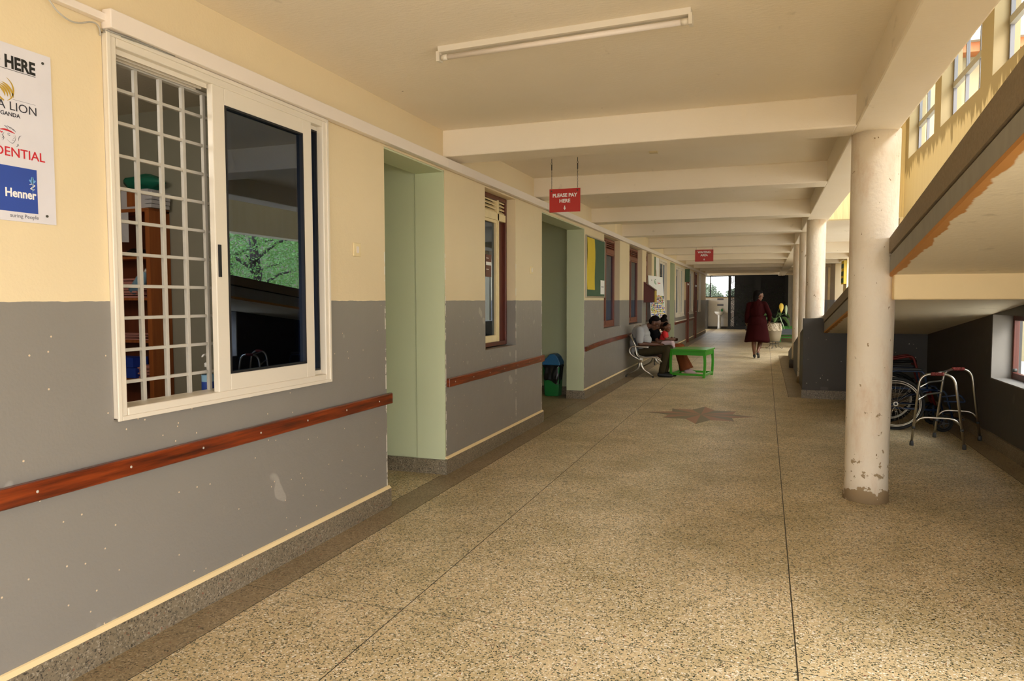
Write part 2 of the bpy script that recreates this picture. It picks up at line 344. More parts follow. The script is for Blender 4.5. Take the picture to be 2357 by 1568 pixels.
def wall_with_holes(mb, axis, t0, t1, a0, a1, z0, z1, holes):
    """wall slab, thickness t0..t1 along 'axis' normal, running a0..a1, with rectangular holes (b0,b1,c0,c1)"""
    ys = sorted({a0, a1, *[h for q in holes for h in q[:2]]}); zs = sorted({z0, z1, *[h for q in holes for h in q[2:]]})
    ys = [v for v in ys if a0 <= v <= a1]; zs = [v for v in zs if z0 <= v <= z1]
    ins = lambda y, z: any(q[0] < y < q[1] and q[2] < z < q[3] for q in holes)
    ny, nz = len(ys)-1, len(zs)-1
    sol = [[not ins((ys[i]+ys[i+1])/2, (zs[j]+zs[j+1])/2) for j in range(nz)] for i in range(ny)]
    P = (lambda t, y, z: (t, y, z)) if axis == 'x' else (lambda t, y, z: (y, t, z))
    def q(p): n = mb.pts(p); mb.face([n, n+1, n+2, n+3])
    for i in range(ny):
        for j in range(nz):
            if not sol[i][j]: continue
            y, Y, z, Z = ys[i], ys[i+1], zs[j], zs[j+1]
            for t in (t0, t1): q([P(t, y, z), P(t, Y, z), P(t, Y, Z), P(t, y, Z)])
            if i == 0 or not sol[i-1][j]: q([P(t0, y, z), P(t1, y, z), P(t1, y, Z), P(t0, y, Z)])
            if i == ny-1 or not sol[i+1][j]: q([P(t0, Y, z), P(t1, Y, z), P(t1, Y, Z), P(t0, Y, Z)])
            if j == 0 or not sol[i][j-1]: q([P(t0, y, z), P(t1, y, z), P(t1, Y, z), P(t0, Y, z)])
            if j == nz-1 or not sol[i][j+1]: q([P(t0, y, Z), P(t1, y, Z), P(t1, Y, Z), P(t0, Y, Z)])
    return mb
def weld(o):
    bm = bmesh.new(); bm.from_mesh(o.data); bmesh.ops.remove_doubles(bm, verts=bm.verts, dist=1e-4)
    bmesh.ops.recalc_face_normals(bm, faces=bm.faces); bm.to_mesh(o.data); bm.free(); return o

# ---------------------------------------------------------------- floor
XW = -2.586                                   # corridor face of the left wall
fl = B(-7.0, 2.47, -6.0, 39.6, -0.25, -0.0012).build('floor', 'joint', kind='structure', label='terrazzo corridor floor laid in panels with thin dark joints')
ys = [-6.0, -3.6, -1.4, 0.85, 3.03, 5.24, 7.42, 9.62, 11.8, 14.0, 16.2, 18.4, 20.6, 22.8, 25.0, 27.2, 29.4, 31.6, 33.8, 36.0, 38.6]
xs = [-2.36, -1.640, 0.147, 2.0]
g_ = 0.0032
def panel(x0, x1, y0, y1, m='terr', name='terrazzo_panel', z=0.0):
    B(x0+g_, x1-g_, y0+g_, y1-g_, -0.02, z).build(name, m, fl)
for y0, y1 in zip(ys, ys[1:]):
    panel(xs[0], xs[1], y0, y1); panel(xs[1], xs[2], y0, y1)
    if y1 <= 11.81: panel(xs[2], xs[3], y0, y1)
    elif y0 < 20: panel(xs[2], 0.36, y0, y1); panel(0.36, 0.62, y0, y1, 'terr_dark', 'border_panel')
    else: panel(xs[2], 2.2, y0, y1)
for y0, y1 in zip(ys, ys[1:]): panel(XW-0.02, -2.36, y0, y1, 'terr_dark', 'border_panel')
for y0, y1 in zip(ys[:8], ys[1:9]): panel(2.0, 2.24, y0, y1, 'terr_dark', 'border_panel')
panel(-6.9, XW-0.02, 4.58, 5.60, 'terr', 'terrazzo_panel'); panel(-6.9, XW-0.02, 8.0, 11.0, 'terr_dark', 'border_panel'); panel(-6.9, XW-0.02, 34.0, 38.6)
# star inlay: eight concave points, split into red and grey blades
cx_, cy_ = -0.775, 9.62
tips = [(0, .74), (.43, .40), (.70, 0), (.44, -.42), (0, -.76), (-.44, -.40), (-.71, 0), (-.42, .42)]
for k in range(8):
    a = Vector(tips[k]); b = Vector(tips[(k+1) % 8]); mid = (a+b)/2*0.70
    def blade(p, q):
        c = (p+q)/2*0.93
        poly = [(0, 0), tuple(p), tuple(p*0.62+q*0.38-((p+q)/2)*0.02), tuple(q)]
        return [(cx_+x_, cy_+y_) for x_, y_ in poly]
    for p, q, mm in ((a, mid, 'pink'), (mid, b, 'inlay_grey')):
        poly = blade(p, q)
        MB().prism(poly, 'z', -0.004, 0.0012).build('star_blade', mm, fl)

# ---------------------------------------------------------------- left wall
H1 = dict(w1=(2.27, 3.835, 1.0, 2.605), d1=(4.58, 5.60, 0, 2.60), w2=(6.535, 7.44, 1.01, 2.60), d2=(8.42, 10.60, 0, 2.58),
          w3=(12.0, 13.4, 1.02, 2.61), w4=(14.4, 15.98, 1.0, 2.61), w5=(16.56, 17.37, 1.0, 2.61), w6=(18.6, 20.12, 0.8, 2.57),
          d3=(20.9, 22.02, 0, 2.60), w7=(22.2, 23.4, 1.0, 2.56), w8=(23.56, 24.55, 1.0, 2.56), d4=(25.3, 26.2, 0, 2.57),
          w9=(26.4, 27.75, 1.02, 2.57), d5=(28.15, 29.2, 0, 2.57), w10=(30.2, 31.1, 1.05, 2.6))
holes = list(H1.values())
XB = XW-0.27
mb = wall_with_holes(MB(), 'x', XB, XW, -6.0, 34.0, 0.0, 2.93, holes)
weld(mb.build('wall_left', 'wall', kind='structure', label='corridor wall painted cream above and grey below'))
# passages and rooms behind the left wall
mb = MB()
mb.box(-7.0, XB, 5.60, 5.72, 0, 2.93).box(-7.0, XB, 4.46, 4.58, 0, 2.93)            # doorway 1 side walls
mb.box(-7.0, XB, 11.0, 11.12, 0, 2.93).box(-7.0, XB, 7.9, 8.02, 0, 2.93)            # passage 2 walls
mb.build('wall_passage', 'green_paint', kind='structure')
B(XB, XW-0.001, 5.585, 5.598, 0, 2.60).build('trim_1', 'green_paint', kind='structure', label='sage green jamb of the first doorway')
B(XB, XW-0.001, 10.585, 10.598, 0, 2.58).build('trim_2', 'green_paint', kind='structure', label='sage green jamb of the second doorway')
B(XB, XW-0.001, 22.0, 22.018, 0, 2.60).build('trim_3', 'green_paint', kind='structure', label='sage green jamb of the third doorway')
for n_, (a, b, z_) in enumerate(((4.581, 5.599, 2.598), (8.421, 10.599, 2.578), (20.901, 22.019, 2.598))):
    B(XB, XW-0.001, a, b, z_-0.012, z_).build('trim_%d' % (4+n_), 'green_paint', kind='structure')
mb = MB().box(-7.1, -7.0, -6, 34, 0, 2.93).box(-7.0, XB, 0.2, 0.3, 0, 2.93).box(-7.0, XB, 14.0, 14.1, 0, 2.93).box(-7.0, XB, 20.78, 20.88, 0, 2.93).box(-7.0, XB, 25.0, 25.1, 0, 2.93)
mb.build('wall_rooms', 'interior', kind='structure')
B(-7.0, XB, 4.275, 4.46, 0, 2.93).build('wall_office', 'interior', kind='structure')
# skirting with its painted line
mb = MB(); ml = MB(); e = 0.022
doors = sorted([h for h in holes if h[2] == 0]); y = -6.0
for h in doors+[(34.0, 34.0, 0, 0)]:
    mb.box(XW-0.001, XW+e, y, h[0]+(0.0 if h[0] > 33 else 0.015), 0, 0.13); ml.prism([(XW-0.001, 0.131), (XW+e+0.001, 0.131), (XW+0.008, 0.146), (XW-0.001, 0.150)], 'y', y, h[0]+(0.0 if h[0] > 33 else 0.015)); y = h[1]-0.015
mb.box(XB-0.6, XW+e, 5.56, 5.585, 0, 0.125).box(XB, XW+e, 10.56, 10.585, 0, 0.125).box(-6.9, XB, 10.975, 11.0, 0, 0.13)
bl = mb.build('baseboard_left', 'terr_skirt', kind='structure', label='speckled terrazzo skirting along the left wall')
ml.build('painted_line', 'cream', bl)

# ---------------------------------------------------------------- ceiling, beams
ce = B(-7.1, 0.60, -4.8, 39.6, 2.93, 3.13).build('ceiling', 'ceiling', kind='structure', label='cream painted concrete ceiling with deep cross beams')
B(0.60, 2.47, 14.03, 39.6, 2.93, 3.13).build('slab', 'ceiling', ce)
by = [(-0.2, 0.15), (2.60-2.9, 2.6-2.9+0.0)]
beams = [-2.75, 0.0, 5.58, 8.10, 11.05, 13.60, 16.85, 19.5, 22.4, 25.2, 28.0, 30.8, 33.6, 36.4]
for y in beams:
    B(XW-0.05, 0.585, y, y+0.33, 2.71, 2.935).build('beam', 'ceiling', ce, bevel=0.012)
for y in beams[7:]:
    B(0.86, 2.3, y, y+0.33, 2.68, 2.935).build('beam', 'ceiling', ce, bevel=0.012)
B(0.575, 0.885, -4.8, 39.6, 2.712, 3.5).build('beam', 'ceiling', ce, bevel=0.012)
B(-1.08, -1.0, 7.02, 7.08, 2.915, 2.931).build('plaster_patch', 'stained', ce, label='rough plaster scar on ceiling')

# ---------------------------------------------------------------- columns
def column(x, y, z0, r0, r1, nm, lab, lean=(0, 0)):
    prof = []; n = 15
    mb = MB(); rings = []
    for i in range(n+1):
        t = i/n; z = z0+(2.73-z0)*t
        r = r0+(r1-r0)*(t**0.8) + (0.012*(1-t*14) if t < 0.07 else 0)
        rings.append(((x+lean[0]*t, y+lean[1]*t, z), r))
    mb.tube([p for p, r in rings], [r for p, r in rings], 36)
    return mb.build(nm, 'column', kind='structure', label=lab)
column(0.735, 5.915, 0.0, 0.146, 0.165, 'column', 'round peeling white column beside the walking frame', (0.012, 0))
column(0.715, 11.93, 0.0, 0.132, 0.138, 'column', 'round white column where the ramp stringer ends')
column(0.70, 14.0, 0.0, 0.130, 0.138, 'column', 'round white column behind the low ramp wall')
column(0.70, 17.0, 0.0, 0.130, 0.138, 'column', 'farthest round white column on a dark base')
MB().lathe((0.70, 17.0, 0), [(0.185, 0), (0.185, 0.17), (0.16, 0.19)], 24).build('trim_8', 'wall_dark', kind='structure')

# ---------------------------------------------------------------- ramp with stringer
def zt(y): return 1.94+0.112*(5.8-y) if y > 5.8 else 1.94+0.145*(5.8-y)
def zb(y): return 1.67+0.112*(5.8-y) if y > 5.8 else 1.67+0.139*(5.8-y)
def zm(y): return zt(y)-0.110 if y > 5.8 else 1.83+0.128*(5.8-y)
rampo = thing('ramp', (0, 0, 0), 'concrete access ramp rising beside the corridor behind the columns', kind='structure')
def sloped(name, x0, x1, segs, lo, hi, m, **kw):
    mb = MB()
    for a, b in segs: mb.hexa([(x0, a, lo(a)), (x1, a, lo(a)), (x1, b, lo(b)), (x0, b, lo(b))], [(x0, a, hi(a)), (x1, a, hi(a)), (x1, b, hi(b)), (x0, b, hi(b))])
    return mb.build(name, m, rampo, **kw)
ends = [(-6.0, 5.82), ]; low = [(6.02, 12.0)]
for seg in ((-6.0, 5.80), (6.03, 12.0)):
    sloped('stringer_cap', 0.832, 0.99, [seg], zm, zt, 'cap')
    sloped('stringer_groove', 0.852, 0.95, [seg], lambda y: zm(y)-0.016, zm, 'black')
    sloped('stringer_face', 0.840, 0.95, [seg], lambda y: zb(y)+0.02, lambda y: zm(y)-0.014, 'ramp_grey')
sloped('ramp_slab', 0.8405, 2.24, [(-6.0, 5.8), (5.8, 12.0)], lambda y: zb(y)-0.004, lambda y: zm(y)-0.03, 'soffit')
B(0.86, 2.24, 5.72, 6.02, 1.50, 1.80).build('landing_beam', 'cream', rampo, bevel=0.01)
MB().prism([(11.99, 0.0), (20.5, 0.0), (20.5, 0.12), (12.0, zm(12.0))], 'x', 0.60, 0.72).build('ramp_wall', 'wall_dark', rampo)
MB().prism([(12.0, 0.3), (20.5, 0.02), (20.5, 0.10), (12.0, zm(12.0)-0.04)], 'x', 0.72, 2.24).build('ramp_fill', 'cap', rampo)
MB().prism([(0.552, 0.0), (2.24, 0.0), (2.24, 1.06), (0.88, 1.02), (0.88, 1.20), (0.80, 1.225), (0.552, 1.215)], 'y', 11.75, 11.99).build('wall_under_ramp', 'wall_dark', kind='structure', label='grey wall closing the space under the ramp, shade put into its colour')
mb = MB().box(0.54, 2.24, 11.725, 11.75, 0, 0.13).box(2.196, 2.222, -6, 11.75, 0, 0.13)
mb.build('baseboard_right', 'terr_skirt', kind='structure')

# ---------------------------------------------------------------- right side: low wall under the ramp, hanging wall with windows
XR = 2.22
mb = wall_with_holes(MB(), 'x', XR, XR+0.27, 2.2, 12.0, 0.0, 1.06, [(7.5, 8.66, 0.68, 1.06)])
mb = wall_with_holes(mb, 'x', XR, XR+0.27, 2.2, 12.0, 1.06, 1.40, [(7.5, 8.66, 1.06, 1.345)])
mb.prism([(2.2, 1.40), (12.0, 1.40), (12.0, 1.61), (8.5, 1.66), (5.8, zt(5.8)+.02), (2.2, zt(2.2)+.02)], 'x', XR, XR+0.27)
weld(mb.build('wall_right', 'wall_dark', kind='structure', label='grey outer wall below the ramp, shade put into its colour'))
mb = wall_with_holes(MB(), 'x', XR, XR+0.24, -3.0, 14.0, 2.52, 5.7, [(a, a+1.93, 3.86, 5.25) for a in (-2.64, -0.29, 2.06, 4.41, 7.03, 9.42, 11.75)])
weld(mb.build('wall_upper', 'stained', kind='structure', label='rain stained upper wall with tall steel windows'))
B(0.89, 2.47, 13.98, 14.2, 2.925, 6.0).build('wall_landing', 'streaked', kind='structure', label='rain streaked wall above the slab edge')
B(0.62, 2.46, -3.0, 14.0, 5.7, 5.85).build('roof_slab', 'ceiling', kind='structure', label='roof over the ramp well')
B(0.60, 0.84, -3.0, 14.0, 3.45, 5.7).build('wall_sky_block', 'cream', kind='structure', label='unseen wall added on the edge beam to keep sky light out')  # added out of view to block sky light from the ramp well
# right wall further along, with openings to the yard
mb = wall_with_holes(MB(), 'x', 2.2, 2.45, 14.2, 39.6, 0.0, 2.93, [(15.0, 20.4, 0.9, 2.68), (21.06, 22.78, 0.0, 2.71), (23.75, 26.45, 0.0, 2.71), (28.4, 29.4, 0.0, 2.71)])
weld(mb.build('wall_right_far', 'wall', kind='structure'))
B(2.2, 9.0, 33.0, 33.2, 0.0, 8.0).build('wall_yard', 'wall', kind='structure', label='two tone yard wall seen through the side openings')

# ---------------------------------------------------------------- far end
mb = wall_with_holes(MB(), 'y', 39.0, 39.25, -7.0, 2.45, 0.0, 2.95, [(-3.02, -1.0, 1.63, 2.77)])
weld(mb.build('wall_back', 'far_white', kind='structure', label='white end wall behind the wash basin'))
B(-3.6, -2.83, 38.55, 39.0, 0.0, 1.5).build('wall_nib', 'wall_dark', kind='structure')
B(-7.0, XW-0.3, 34.0, 34.1, 0, 2.93).build('wall_return', 'wall', kind='structure')
B(1.06, 1.25, 38.3, 38.6, 0.0, 2.95).build('trim_7', 'ramp_grey', kind='structure')
B(-3.0, -1.0, 38.97, 38.998, 0.0, 0.12).build('baseboard_back', 'wall_dark', kind='structure')
# ---------------------------------------------------------------- big white sliding window with the grille
w = thing('window_1', (XW, 3.06, 1.0), 'white sliding service window with square steel grille in its open half', kind='structure')
def rect_frame(x0, x1, y0, y1, z0, z1, t, tb=None):
    tb = tb or t
    return MB().box(x0, x1, y0, y0+t, z0, z1).box(x0, x1, y1-t, y1, z0, z1).box(x0, x1, y0+t, y1-t, z0, z0+tb).box(x0, x1, y0+t, y1-t, z1-t, z1)
rect_frame(XW-0.12, XW+0.028, 2.272, 3.833, 1.002, 2.603, 0.045).build('window_frame', 'upvc', w, bevel=0.006)
rect_frame(XW+0.026, XW+0.036, 2.264, 3.840, 0.994, 2.610, 0.020).build('frame_lip', 'upvc', w, bevel=0.003)
mb = MB()
for k in range(4): mb.box(XW-0.110+k*0.034, XW-0.104+k*0.034, 2.32, 2.86, 2.536, 2.559)
mb.build('slide_track', 'upvc', w)
for yy, a in (((2.868, 3.680), 0.0), ((3.01, 3.812), -0.036)):
    sname = 'sash'
    tw = 0.085 if a == 0 else 0.028
    f = rect_frame(XW-0.012+a, XW+0.022+a, yy[0], yy[1], 1.045, 2.562, tw).build('sash', 'upvc', w, bevel=0.004)
    rect_frame(XW-0.008+a, XW+0.024+a, yy[0]+tw, yy[1]-tw, 1.045+tw, 2.562-tw, 0.010).build('gasket', 'gasket', f)
    if a == 0.0:
        B(XW-0.002, XW+0.004, yy[0]+0.09, yy[1]-0.09, 1.135, 2.472).build('pane', 'glass', f)
        B(XW+0.022, XW+0.030, 2.882, 2.898, 1.62, 1.78).build('latch', 'gasket', f)
    else: B(XW-0.036, XW-0.030, yy[0]+tw, yy[1]-tw, 1.045+tw, 2.562-tw).build('pane', 'glass', f)
# grille of flat bars
mb = MB(); gx = XW-0.10
rect_frame(gx-0.015, gx+0.015, 2.385, 3.02, 1.03, 2.545, 0.014).build('grille_frame', 'steelwhite', w, bevel=0.002)
for yy in (2.520, 2.660, 2.796, 2.932): B(gx-0.006, gx+0.012, yy-0.0095, yy+0.0095, 1.04, 2.54).build('grille_bar', 'steelwhite', w, bevel=0.002)
for k in range(10): B(gx-0.010, gx+0.008, 2.39, 3.0, 2.423-0.1425*k-0.0075, 2.423-0.1425*k+0.0075).build('grille_bar', 'steelwhite', w, bevel=0.002)
B(XW-0.20, XW-0.125, 2.30, 3.83, 1.0, 1.018).build('window_sill', 'upvc', w)

# ---------------------------------------------------------------- timber windows with louvres over two sashes
def timber_window(n, y0, y1, m, lab, split=None, z0=1.02, z1=2.60, sticker=False):
    w = thing('window_%d' % n, (XW, (y0+y1)/2, z0), lab, kind='structure')
    x1 = XW-0.10; x0 = x1-0.07; ym = split or (y0+y1)/2; zt_ = 2.345
    rect_frame(x0, x1, y0, y1, z0, z1, 0.045).build('window_frame', 'dark_timber' if m == 'cream_timber' else m, w, bevel=0.004)
    B(x0, x1+0.004, y0+0.045, y1-0.045, zt_, zt_+0.075).build('transom', m, w, bevel=0.003)
    B(x0, x1+0.004, ym-0.02, ym+0.02, z0+0.045, z1-0.04).build('mullion', m, w, bevel=0.003)
    for a, b in ((y0+0.045, ym-0.02), (ym+0.02, y1-0.045)):
        for k in range(4):
            zc = zt_+0.075+0.026+k*0.037
            MB().obox((x0+0.035, (a+b)/2, zc), (1, 0, -0.75), (0, 1, 0), (0.75, 0, 1), 0.028, (b-a)/2, 0.006).build('louvre', m, w)
        B(x0-0.02, x0-0.01, a, b, zt_+0.07, z1-0.045).build('backing', 'gasket', w)
        if m == 'cream_timber' and a > y0+0.1:
            B(x0+0.005, x1-0.03, a+0.075, b, z0+0.045, zt_).build('inner_leaf', 'dark_timber', w, bevel=0.004)
            for zz in (1.32+.24, 1.32+.36): B(x0+0.01, x0+0.03, a, a+0.08, zz, zz+0.022).build('bar', 'dark_timber', w)
            B(x0-0.06, x0-0.055, a-0.02, a+0.12, z0+0.05, zt_).build('green_strip', 'green_paint', w)  # added green sheet standing in for the lit room wall behind
            continue
        f = rect_frame(x0+0.01, x1-0.004, a, b, z0+0.045, zt_, 0.03, 0.07).build('sash', m if a < ym-0.1 and m != 'cream_timber' or a == y0+0.045 else 'brown', w, bevel=0.003)
        B(x0+0.035, x0+0.041, a+0.028, b-0.028, z0+0.11, zt_-0.028).build('pane', 'glass', f)
    return w
w2 = timber_window(2, 6.54, 7.435, 'cream_timber', 'narrow timber window with cream louvres between the two nearest doorways', 7.165)
# a red notice stuck inside the pane
nb = B(XW-0.128, XW-0.126, 6.87, 7.03, 1.745, 1.975).build('notice', 'maroon', w2)
B(XW-0.1255, XW-0.1245, 6.875, 7.02, 1.865, 1.90).build('notice_band', 'white', nb)
for zz, y_ in ((1.935, 6.885), (1.82, 6.885)): B(XW-0.1255, XW-0.1245, y_, y_+0.07, zz, zz+0.006).build('notice_line', 'white', nb)
timber_window(3, 12.0, 13.4, 'brown', 'brown timber louvred window beside the green noticeboard', 12.62)
timber_window(4, 14.4, 15.98, 'brown', 'brown timber louvred window above the waiting seat', 15.15)
timber_window(5, 16.56, 17.37, 'brown', 'brown timber louvred window behind the leaning board')
# ---------------------------------------------------------------- white framed windows further along
def white_window(n, y0, y1, z0, z1, lab):
    w = thing('window_%d' % n, (XW, (y0+y1)/2, z0), lab, kind='structure')
    rect_frame(XW-0.09, XW+0.02, y0+0.002, y1-0.002, z0+0.002, z1-0.002, 0.06).build('window_frame', 'upvc', w, bevel=0.004)
    ym = (y0+y1)/2
    for a, b, d in ((y0+0.06, ym+0.03, 0), (ym-0.03, y1-0.06, -0.035)):
        f = rect_frame(XW-0.03+d, XW+0.0+d, a, b, z0+0.06, z1-0.06, 0.055).build('sash', 'upvc', w, bevel=0.003)
        B(XW-0.018+d, XW-0.012+d, a+0.05, b-0.05, z0+0.11, z1-0.11).build('pane', 'glass', f)
    B(XW-0.02, XW+0.04, y0-0.03, y1+0.03, z0-0.03, z0+0.005).build('window_sill', 'upvc', w, bevel=0.003)
white_window(6, 18.6, 20.12, 0.80, 2.57, 'tall white framed window before the third doorway')
white_window(7, 22.2, 23.4, 1.0, 2.56, 'white framed window just past the third doorway')
white_window(8, 23.56, 24.55, 1.0, 2.56, 'white framed window beside the first brown door')
white_window(9, 26.4, 27.75, 1.02, 2.57, 'white framed window between the two brown doors')
white_window(10, 30.2, 31.1, 1.05, 2.60, 'last white framed window on the left wall')
for n, y0, y1, lab in ((1, 25.3, 26.2, 'first brown wooden door on the left wall'), (2, 28.15, 29.2, 'second brown wooden door near the corridor end')):
    d = thing('door_%d' % n, (XW, (y0+y1)/2, 0), lab, kind='structure')
    MB().box(XW-0.12, XW+0.03, y0, y0+0.08, 0, 2.57).box(XW-0.12, XW+0.03, y1-0.08, y1, 0, 2.57).box(XW-0.12, XW+0.03, y0+0.08, y1-0.08, 2.49, 2.57).build('door_frame', 'brown', d, bevel=0.005)
    lf = B(XW-0.06, XW-0.02, y0+0.08, y1-0.08, 0.01, 2.49).build('door_leaf', 'brown', d)
    for a, b in ((0.2, 0.95), (1.15, 2.3)): B(XW-0.02, XW-0.012, y0+0.2, y1-0.2, a, b).build('door_panel', 'brown', lf, bevel=0.004)
    MB().cyl((XW-0.02, y1-0.14, 1.05), (XW+0.05, y1-0.14, 1.05), 0.012, 8).cyl((XW+0.045, y1-0.14, 1.05), (XW+0.045, y1-0.26, 1.05), 0.010, 8).build('handle', 'chrome', lf)
    B(XW+0.03, XW+0.04, y0+0.1, y1-0.3, 2.02, 2.08).build('door_plate', 'upvc', lf)
# low window under the ramp
w = thing('window_11', (2.45, 8.1, 0.68), 'small brown framed window low under the ramp', kind='structure')
rect_frame(2.40, 2.45, 7.5, 8.66, 0.69, 1.345, 0.06).build('window_frame', 'dark_timber', w, bevel=0.004)
B(2.405, 2.445, 8.2, 8.24, 0.75, 1.29).build('mullion', 'dark_timber', w)
B(2.42, 2.425, 7.56, 8.60, 0.75, 1.285).build('pane', 'glass_clear', w)
MB().cyl((2.36, 8.47, 0.785), (2.40, 8.47, 0.785), 0.018, 8).build('handle', 'iron', w)
mb = MB().box(2.222, 2.40, 7.5, 8.66, 0.672, 0.69).box(2.222, 2.40, 8.64, 8.659, 0.69, 1.345)
mb.build('window_sill', 'reveal', w)
# steel windows in the upper wall
for n, a in enumerate((2.06, 4.41, 7.03, 9.42, 11.75)):
    w = thing('window_%d' % (12+n), (2.40, a+0.96, 3.86), 'steel framed upper window over the ramp', kind='structure', group='upper steel windows')
    rect_frame(2.36, 2.40, a, a+1.93, 3.862, 5.248, 0.035).build('window_frame', 'steel_frame', w)
    for k in (1, 2): B(2.36, 2.40, a+0.643*k-0.02, a+0.643*k+0.02, 3.895, 5.215).build('mullion', 'steel_frame', w)
    B(2.35, 2.405, a+0.035, a+1.895, 4.36, 4.44).build('transom', 'ramp_grey', w)
    for k in range(3): B(2.378, 2.382, a+0.643*k+0.03, a+0.643*(k+1)-0.02, 4.44, 5.21).build('pane', 'glass_clear', w)
# far window over the basin
w = thing('window_20', (-2.0, 39.0, 1.63), 'wide end window over the wash basin', kind='structure')
MB().box(-3.02, -1.0, 39.05, 39.1, 1.63, 1.68).box(-3.02, -1.0, 39.05, 39.1, 2.72, 2.77).box(-2.77, -2.71, 39.05, 39.1, 1.68, 2.72).box(-3.02, -2.98, 39.05, 39.1, 1.68, 2.72).build('window_frame', 'screenblack', w)
B(-2.98, -1.0, 39.07, 39.08, 1.68, 2.72).build('pane', 'glass_clear', w)
B(-3.02, -1.0, 38.95, 39.05, 1.595, 1.632).build('window_sill', 'cream', w)

# ---------------------------------------------------------------- trunking, cables
t = thing('cable_trunking', (XW, 18.0, 2.61), 'long pinkish white cable trunking running along the wall above windows and doorways', 'trunking')
cuts = [2.262, 5.57, 8.45, 11.4, 14.3, 17.3, 20.3, 23.3, 26.3, 29.3, 33.9]
for a, b in zip(cuts, cuts[1:]):
    B(XW+0.012, XW+0.062, a+0.002, b-0.002, 2.612, 2.690).build('trunking_lid', 'trunk', t, bevel=0.004)
    B(XW+0.001, XW+0.012, a+0.01, b, 2.618, 2.684).build('trunking_base', 'trunk', t)
c = thing('conduit', (XW, 1.2, 2.65), 'narrow white conduit entering the trunking at its open end', 'conduit')
B(XW+0.001, XW+0.035, -2.0, 2.30, 2.640, 2.672).build('conduit_body', 'trunk', c, bevel=0.004)
B(XW, XW+0.004, -2.0, 2.26, 2.672, 2.678).build('shadow_strip', 'gasket', c)  # black strip drawn as the shadow line along the conduit top
pts = [(XW+0.02, 1.98, 2.665), (XW+0.03, 2.02, 2.632), (XW+0.035, 2.05, 2.600), (XW+0.035, 2.10, 2.583), (XW+0.03, 2.15, 2.592), (XW+0.025, 2.20, 2.615), (XW+0.02, 2.235, 2.618), (XW+0.012, 2.255, 2.60), (XW+0.003, 2.262, 2.585)]
def smooth(P, n=6):
    P = [Vector(p) for p in P]; out = []
    for i in range(len(P)-1):
        p0, p1, p2, p3 = P[max(i-1, 0)], P[i], P[i+1], P[min(i+2, len(P)-1)]
        for k in range(n):
            t_ = k/n; out.append(0.5*((2*p1)+(p2-p0)*t_+(2*p0-5*p1+4*p2-p3)*t_*t_+(3*p1-p0-3*p2+p3)*t_**3))
    return out+[P[-1]]
MB().tube(smooth(pts), 0.0034, 8).build('loose_cable', 'steelwhite', label='thin loose cable sagging below the conduit by the service window', cat='cable')
cb = thing('wire_bundle', (XW, 2.40, 2.61), 'bundle of grey wires spilling from the open trunking end', 'wires')
for k in range(5):
    MB().tube([(XW+0.020+0.009*(k % 3), 2.262, 2.608-0.003*k), (XW+0.030+0.008*(k % 3), 2.34+0.02*k, 2.606), (XW+0.04, 2.44+0.03*k, 2.609), (XW+0.04, 2.5+0.03*k, 2.613)], 0.0033, 6).build('wire', 'ramp_grey', cb)

# ---------------------------------------------------------------- handrails
def rail(y0, y1, lab, bow=0.0, white=False):
    t = thing('handrail', (XW, (y0+y1)/2, 0.75), lab, 'handrail', 'wooden handrail boards on the left wall')
    if bow:
        mb = MB(); n = 12
        for i in range(n):
            a = y0+(y1-y0)*i/n; b = y0+(y1-y0)*(i+1)/n
            q = lambda y: 0.765-bow*math.exp(-(y-y0)/0.9)
            mb.hexa([(XW, a, q(a)), (XW+0.03, a, q(a)), (XW+0.03, b, q(b)), (XW, b, q(b))], [(XW, a, q(a)+0.072), (XW+0.03, a, q(a)+0.072), (XW+0.03, b, q(b)+0.072), (XW, b, q(b)+0.072)])
        mb.build('board', 'wood_red', t)
    else: B(XW, XW+0.032, y0, y1, 0.752, 0.829).build('board', 'wood_red', t, bevel=0.006)
    if white: B(XW, XW+0.036, y0, y1, 0.829, 0.862).build('white_capping', 'upvc', t, label='white capping strip')
    y = y0+0.12
    while y < min(y1, 12):
        MB().sphere((XW+0.0325, y, 0.79), (0.003, 0.006, 0.006), 8, 5).build('screw_plug', 'steelwhite', t); y += 0.42
rail(-2.0, 4.615, 'varnished red brown handrail board below the service window')
rail(5.615, 8.44, 'varnished red brown handrail board between the two nearest doorways')
rail(10.64, 15.35, 'dark bowed handrail board ending behind the waiting seat', 0.045)
rail(20.15, 20.88, 'short handrail stub beside the third doorway')
rail(22.1, 25.28, 'handrail board with white capping before the first brown door', 0, True)
rail(26.25, 28.12, 'handrail board with white capping between the two brown doors', 0, True)

# ---------------------------------------------------------------- switches, light
def switch(y, z, lab):
    t = thing('light_switch', (XW, y, z-0.05), lab, 'switch')
    B(XW, XW+0.010, y-0.045, y+0.045, z-0.045, z+0.045).build('switch_plate', 'cream_timber', t, bevel=0.004)
    B(XW+0.010, XW+0.014, y-0.014, y+0.014, z-0.022, z+0.022).build('rocker', 'trunk', t, bevel=0.002)
switch(4.195, 1.841, 'cream light switch between the service window and first doorway')
switch(8.0, 1.853, 'cream light switch between the louvred window and second doorway')
switch(24.93, 1.72, 'small switch plate beside the first brown door')
t = thing('batten_light', (-1.06, 3.72, 2.93), 'unlit white fluorescent tube batten on the near ceiling', 'light')
m3 = Matrix.Rotation(-0.055, 3, 'Z')
def lp(u, v, z): q = m3 @ Vector((u, v, 0)); return (-1.065+q.x, 3.735+q.y, z)
L = 0.70
MB().hexa([lp(-L, -.022, 2.90), lp(L, -.022, 2.90), lp(L, .022, 2.90), lp(-L, .022, 2.90)], [lp(-L, -.028, 2.93), lp(L, -.028, 2.93), lp(L, .028, 2.93), lp(-L, .028, 2.93)]).build('tray', 'upvc', t)
